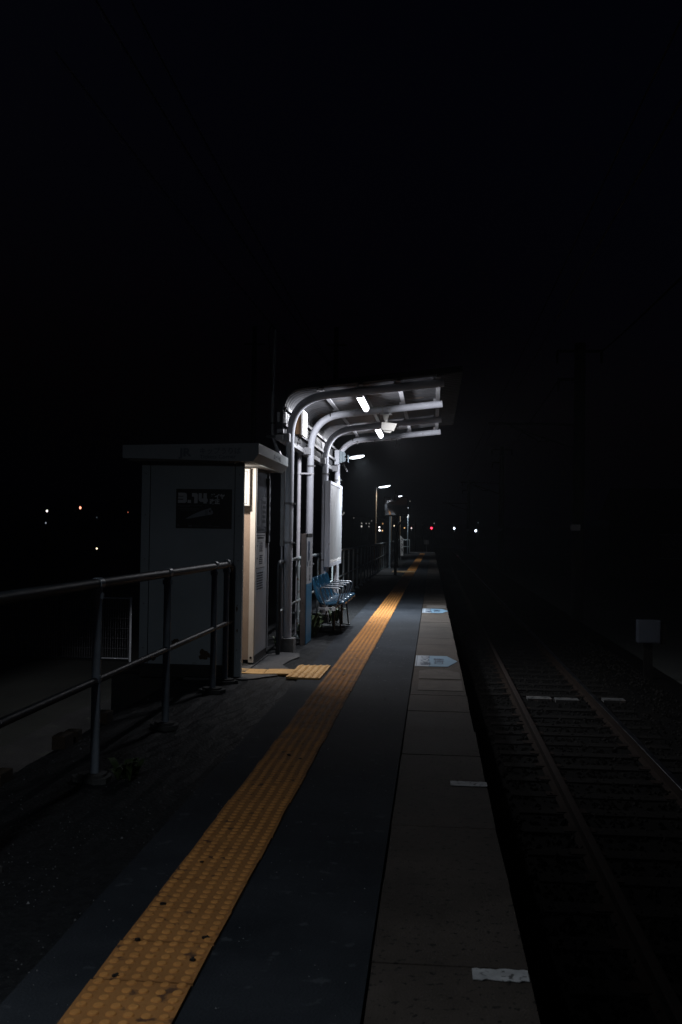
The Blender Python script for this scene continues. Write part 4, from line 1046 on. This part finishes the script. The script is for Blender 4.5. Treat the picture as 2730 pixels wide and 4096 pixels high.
# house to the right
t = thing('house', 'dark gabled house beyond the track at the right edge', 'house', (15, 62, -1.25))
m_ = MB(); m_.box(10.8, 22, 58, 66, -1.25, 2.3); obj('wall', m_, 'housewall', t)
m_ = MB(); m_.prism([(57.3, 2.2), (66.7, 2.2), (62, 4.0)], 'x', 10.2, 22.6); obj('roof', m_, 'houseroof', t)
for x in (12.2, 15, 18):
    m_ = MB(); m_.box(x, x + 1.3, 57.96, 57.995, .1, 1.3); o = obj('window', m_, 'glassdark', t)
    m_ = MB(); m_.box(x - .06, x + 1.36, 57.94, 57.958, .02, .09); m_.box(x - .06, x + 1.36, 57.94, 57.958, 1.31, 1.38); obj('frame', m_, 'steel', o)

# ================================================================== DISTANT LIGHTS
LM = {}
def dist_light(px_, X, Y, Z, dpx, col, st, lab, group='distant lights beyond the platform'):
    r = dpx * .42 * Y / 4200
    key = (col, st)
    if key not in LM: LM[key] = glow('distant_glow', col, st)
    t = thing('distant_lamp', lab, 'street light', (X, Y, -1.26), group)
    m_ = MB(); m_.tube([(X, Y + .1, -1.26), (X, Y + .1, Z)], [.07, .05], 6); m_.tube([(X, Y + .1, Z), (X, Y, Z + r * 1.05)], .05, 6); obj('pole', m_, 'pole', t)
    m_ = MB(); m_.ell((X, Y, Z), r, r, r * 1.15, 10, 6); obj('globe', m_, LM[key], t)
for (X, Y, Z, d, c, s, lab) in [
    (-56.66, 150, 3.46, 9, (1, 0.97, 0.92), 4, 'bright white light alone far left of the kiosk'),
    (-51.65, 150, 4.00, 11, (1, 0.35, 0.22), 3, 'reddish orange light high left of the kiosk'),
    (-56.81, 150, 1.69, 7, (0.75, 0.86, 1), 0.45, 'dim blue light just below the far left white one'),
    (-22.89, 70, -0.19, 9, (1, 0.82, 0.55), 2, 'yellow light low over the dark ground left of the kiosk'),
    (-52.42, 160, 2.69, 6, (0.55, 0.75, 0.85), 0.08, 'faint grey light above the low yellow one'),
    (-44.48, 150, 3.44, 6, (1, 0.35, 0.22), 0.25, 'dim red light close to the kiosk wall'),
    (-19.67, 230, 5.15, 6, (1, 0.97, 0.92), 0.25, 'upper of two dim lights beside the blank board'),
    (-19.89, 230, 4.78, 6, (1, 0.97, 0.92), 0.45, 'lower of two dim lights beside the blank board'),
    (-17.49, 230, 3.98, 6, (1, 0.97, 0.92), 0.08, 'faint lone light between the blank board and the first lamp post'),
    (-15.73, 230, 2.83, 6, (1, 0.97, 0.92), 0.25, 'dim white light directly above a brighter one left of the lamp post'),
    (-15.74, 230, 2.17, 8, (1, 0.97, 0.92), 0.7, 'soft white light directly below a dimmer one left of the lamp post'),
    (-15.36, 240, 2.88, 6, (1, 0.97, 0.92), 0.2, 'dim left light of the grey cluster by the first lamp post'),
    (-14.70, 240, 2.87, 6, (1, 0.97, 0.92), 0.2, 'dim right light of the grey cluster by the first lamp post'),
    (-14.14, 240, 3.49, 7, (1, 0.97, 0.92), 0.08, 'faintest top light of the grey cluster by the first lamp post'),
    (-14.71, 240, 2.18, 6, (1, 0.97, 0.92), 0.2, 'lowest light of the grey cluster by the first lamp post'),
    (-10.30, 200, 1.94, 7, (1, 0.97, 0.92), 4, 'bright white light, upper of a stacked pair right of the first lamp post'),
    (-10.25, 200, 1.36, 8, (1, 0.97, 0.92), 4, 'bright white light, lower of a stacked pair right of the first lamp post'),
    (-10.14, 203, 1.24, 6, (0.75, 0.86, 1), 0.6, 'bluish light touching the lower bright white one'),
    (-9.69, 200, 1.31, 6, (1, 0.55, 0.22), 1.5, 'orange light right beside the stacked white pair'),
    (-9.65, 200, 2.63, 7, (1, 0.55, 0.22), 0.4, 'dim orange light above the stacked white pair'),
    (-7.45, 200, 2.26, 5, (1, 0.82, 0.55), 3, 'pale yellow light just left of the mirror pole'),
    (-6.81, 200, 1.93, 7, (0.55, 0.65, 1), 2.5, 'blue white light just right of the mirror pole'),
    (-6.80, 200, 1.35, 5, (0.75, 0.86, 1), 1.5, 'small white light under the blue one by the mirror pole'),
    (-5.50, 200, 1.88, 6, (1, 0.55, 0.22), 1.2, 'orange light between the mirror pole and the far slim post'),
    (-4.18, 200, 1.86, 6, (1, 0.85, 0.85), 1.6, 'pinkish white light right of the far slim post'),
    (-4.53, 200, 6.97, 4, (1, 0.97, 0.92), 0.5, 'tiny white light high above the far platform end'),
    (0.12, 250, 3.21, 4, (1, 0.97, 0.92), 0.3, 'tiny light above and right of the red signal'),
    (3.51, 180, 1.88, 9, (0.75, 0.86, 1), 6, 'strong white light over the track, left of a pair'),
    (7.16, 180, 1.51, 10, (0.75, 0.86, 1), 6, 'strong white light over the track, right of a pair'),
    (7.55, 180, 2.89, 4, (0.55, 0.75, 0.85), 0.15, 'faint green grey light above the right hand white one'),
    ]:
    dist_light(None, X, Y, Z, d, c, s, lab)
t = thing('railway_signal', 'dwarf railway signal glowing red at the end of the track', 'signal', (-.3, 160, -1.25))
m_ = MB(); m_.tube([(-.3, 160.2, -1.25), (-.3, 160.2, 1.6)], .06, 8); obj('pole', m_, 'legblack', t)
m_ = MB(); m_.box(-.62, .0, 160.06, 160.25, 1.35, 2.6, .03); obj('head', m_, 'legblack', t)
m_ = MB(); m_.ell((-.31, 160.0, 1.80), .15, .06, .15, 14, 8); obj('lens', m_, 'redlens', t)

# thin haze added to give the lamps a bloom-like halo
hz = MB(); hz.box(-900, 900, -220, 1500, -2.3, 60)
hm = D.materials.new('halo_haze'); hnt, HN, HL = nodes_of(hm)
ho = HN.new('ShaderNodeOutputMaterial'); hv = HN.new('ShaderNodeVolumePrincipled')
hv.inputs['Color'].default_value = (.9, .95, 1, 1); hv.inputs['Density'].default_value = .0013; hv.inputs['Anisotropy'].default_value = .75
HL.new(hv.outputs[0], ho.inputs['Volume'])
M['haze'] = hm
props(obj('haze', hz, 'haze'), kind='stuff')

# ================================================================== SKY, CAMERA, RENDER
w = D.worlds.new('World'); SC.world = w; w.use_nodes = True
nt = w.node_tree; nt.nodes.clear()
out = nt.nodes.new('ShaderNodeOutputWorld'); bg = nt.nodes.new('ShaderNodeBackground'); sky = nt.nodes.new('ShaderNodeTexSky')
sky.sky_type = 'NISHITA'; sky.sun_disc = False; sky.sun_elevation = math.radians(-3.5); sky.sun_rotation = math.radians(115)
sky.air_density = 1.0; sky.dust_density = .1; sky.ozone_density = 2.5
bg.inputs[1].default_value = .05
nt.links.new(sky.outputs[0], bg.inputs[0]); nt.links.new(bg.outputs[0], out.inputs[0])

cam = D.cameras.new('camera'); co = D.objects.new('camera', cam); COL.objects.link(co)
co.location = (0, 0, 1.34)
co.rotation_euler = (Matrix.Rotation(.08813, 3, 'Z') @ Matrix.Rotation(PI / 2 + .01694, 3, 'X') @ Matrix.Rotation(.015, 3, 'Z')).to_euler()
cam.sensor_fit = 'VERTICAL'; cam.sensor_height = 36; cam.sensor_width = 24; cam.lens = 4200 / 4096 * 36
cam.clip_start = .05; cam.clip_end = 3000
cam.dof.use_dof = True; cam.dof.focus_distance = 13; cam.dof.aperture_fstop = 9.0
SC.camera = co
SC.view_settings.view_transform = 'Standard'; SC.view_settings.look = 'None'; SC.view_settings.exposure = 0; SC.view_settings.gamma = 1
SC.render.engine = 'CYCLES'
SC.cycles.use_denoising = True; SC.cycles.denoiser = 'OPENIMAGEDENOISE'; SC.cycles.denoising_prefilter = 'ACCURATE'; SC.cycles.denoising_input_passes = 'RGB_ALBEDO_NORMAL'
SC.cycles.max_bounces = 5; SC.cycles.diffuse_bounces = 3; SC.cycles.sample_clamp_indirect = .3; SC.cycles.caustics_reflective = False; SC.cycles.caustics_refractive = False
SC.cycles.use_light_tree = True
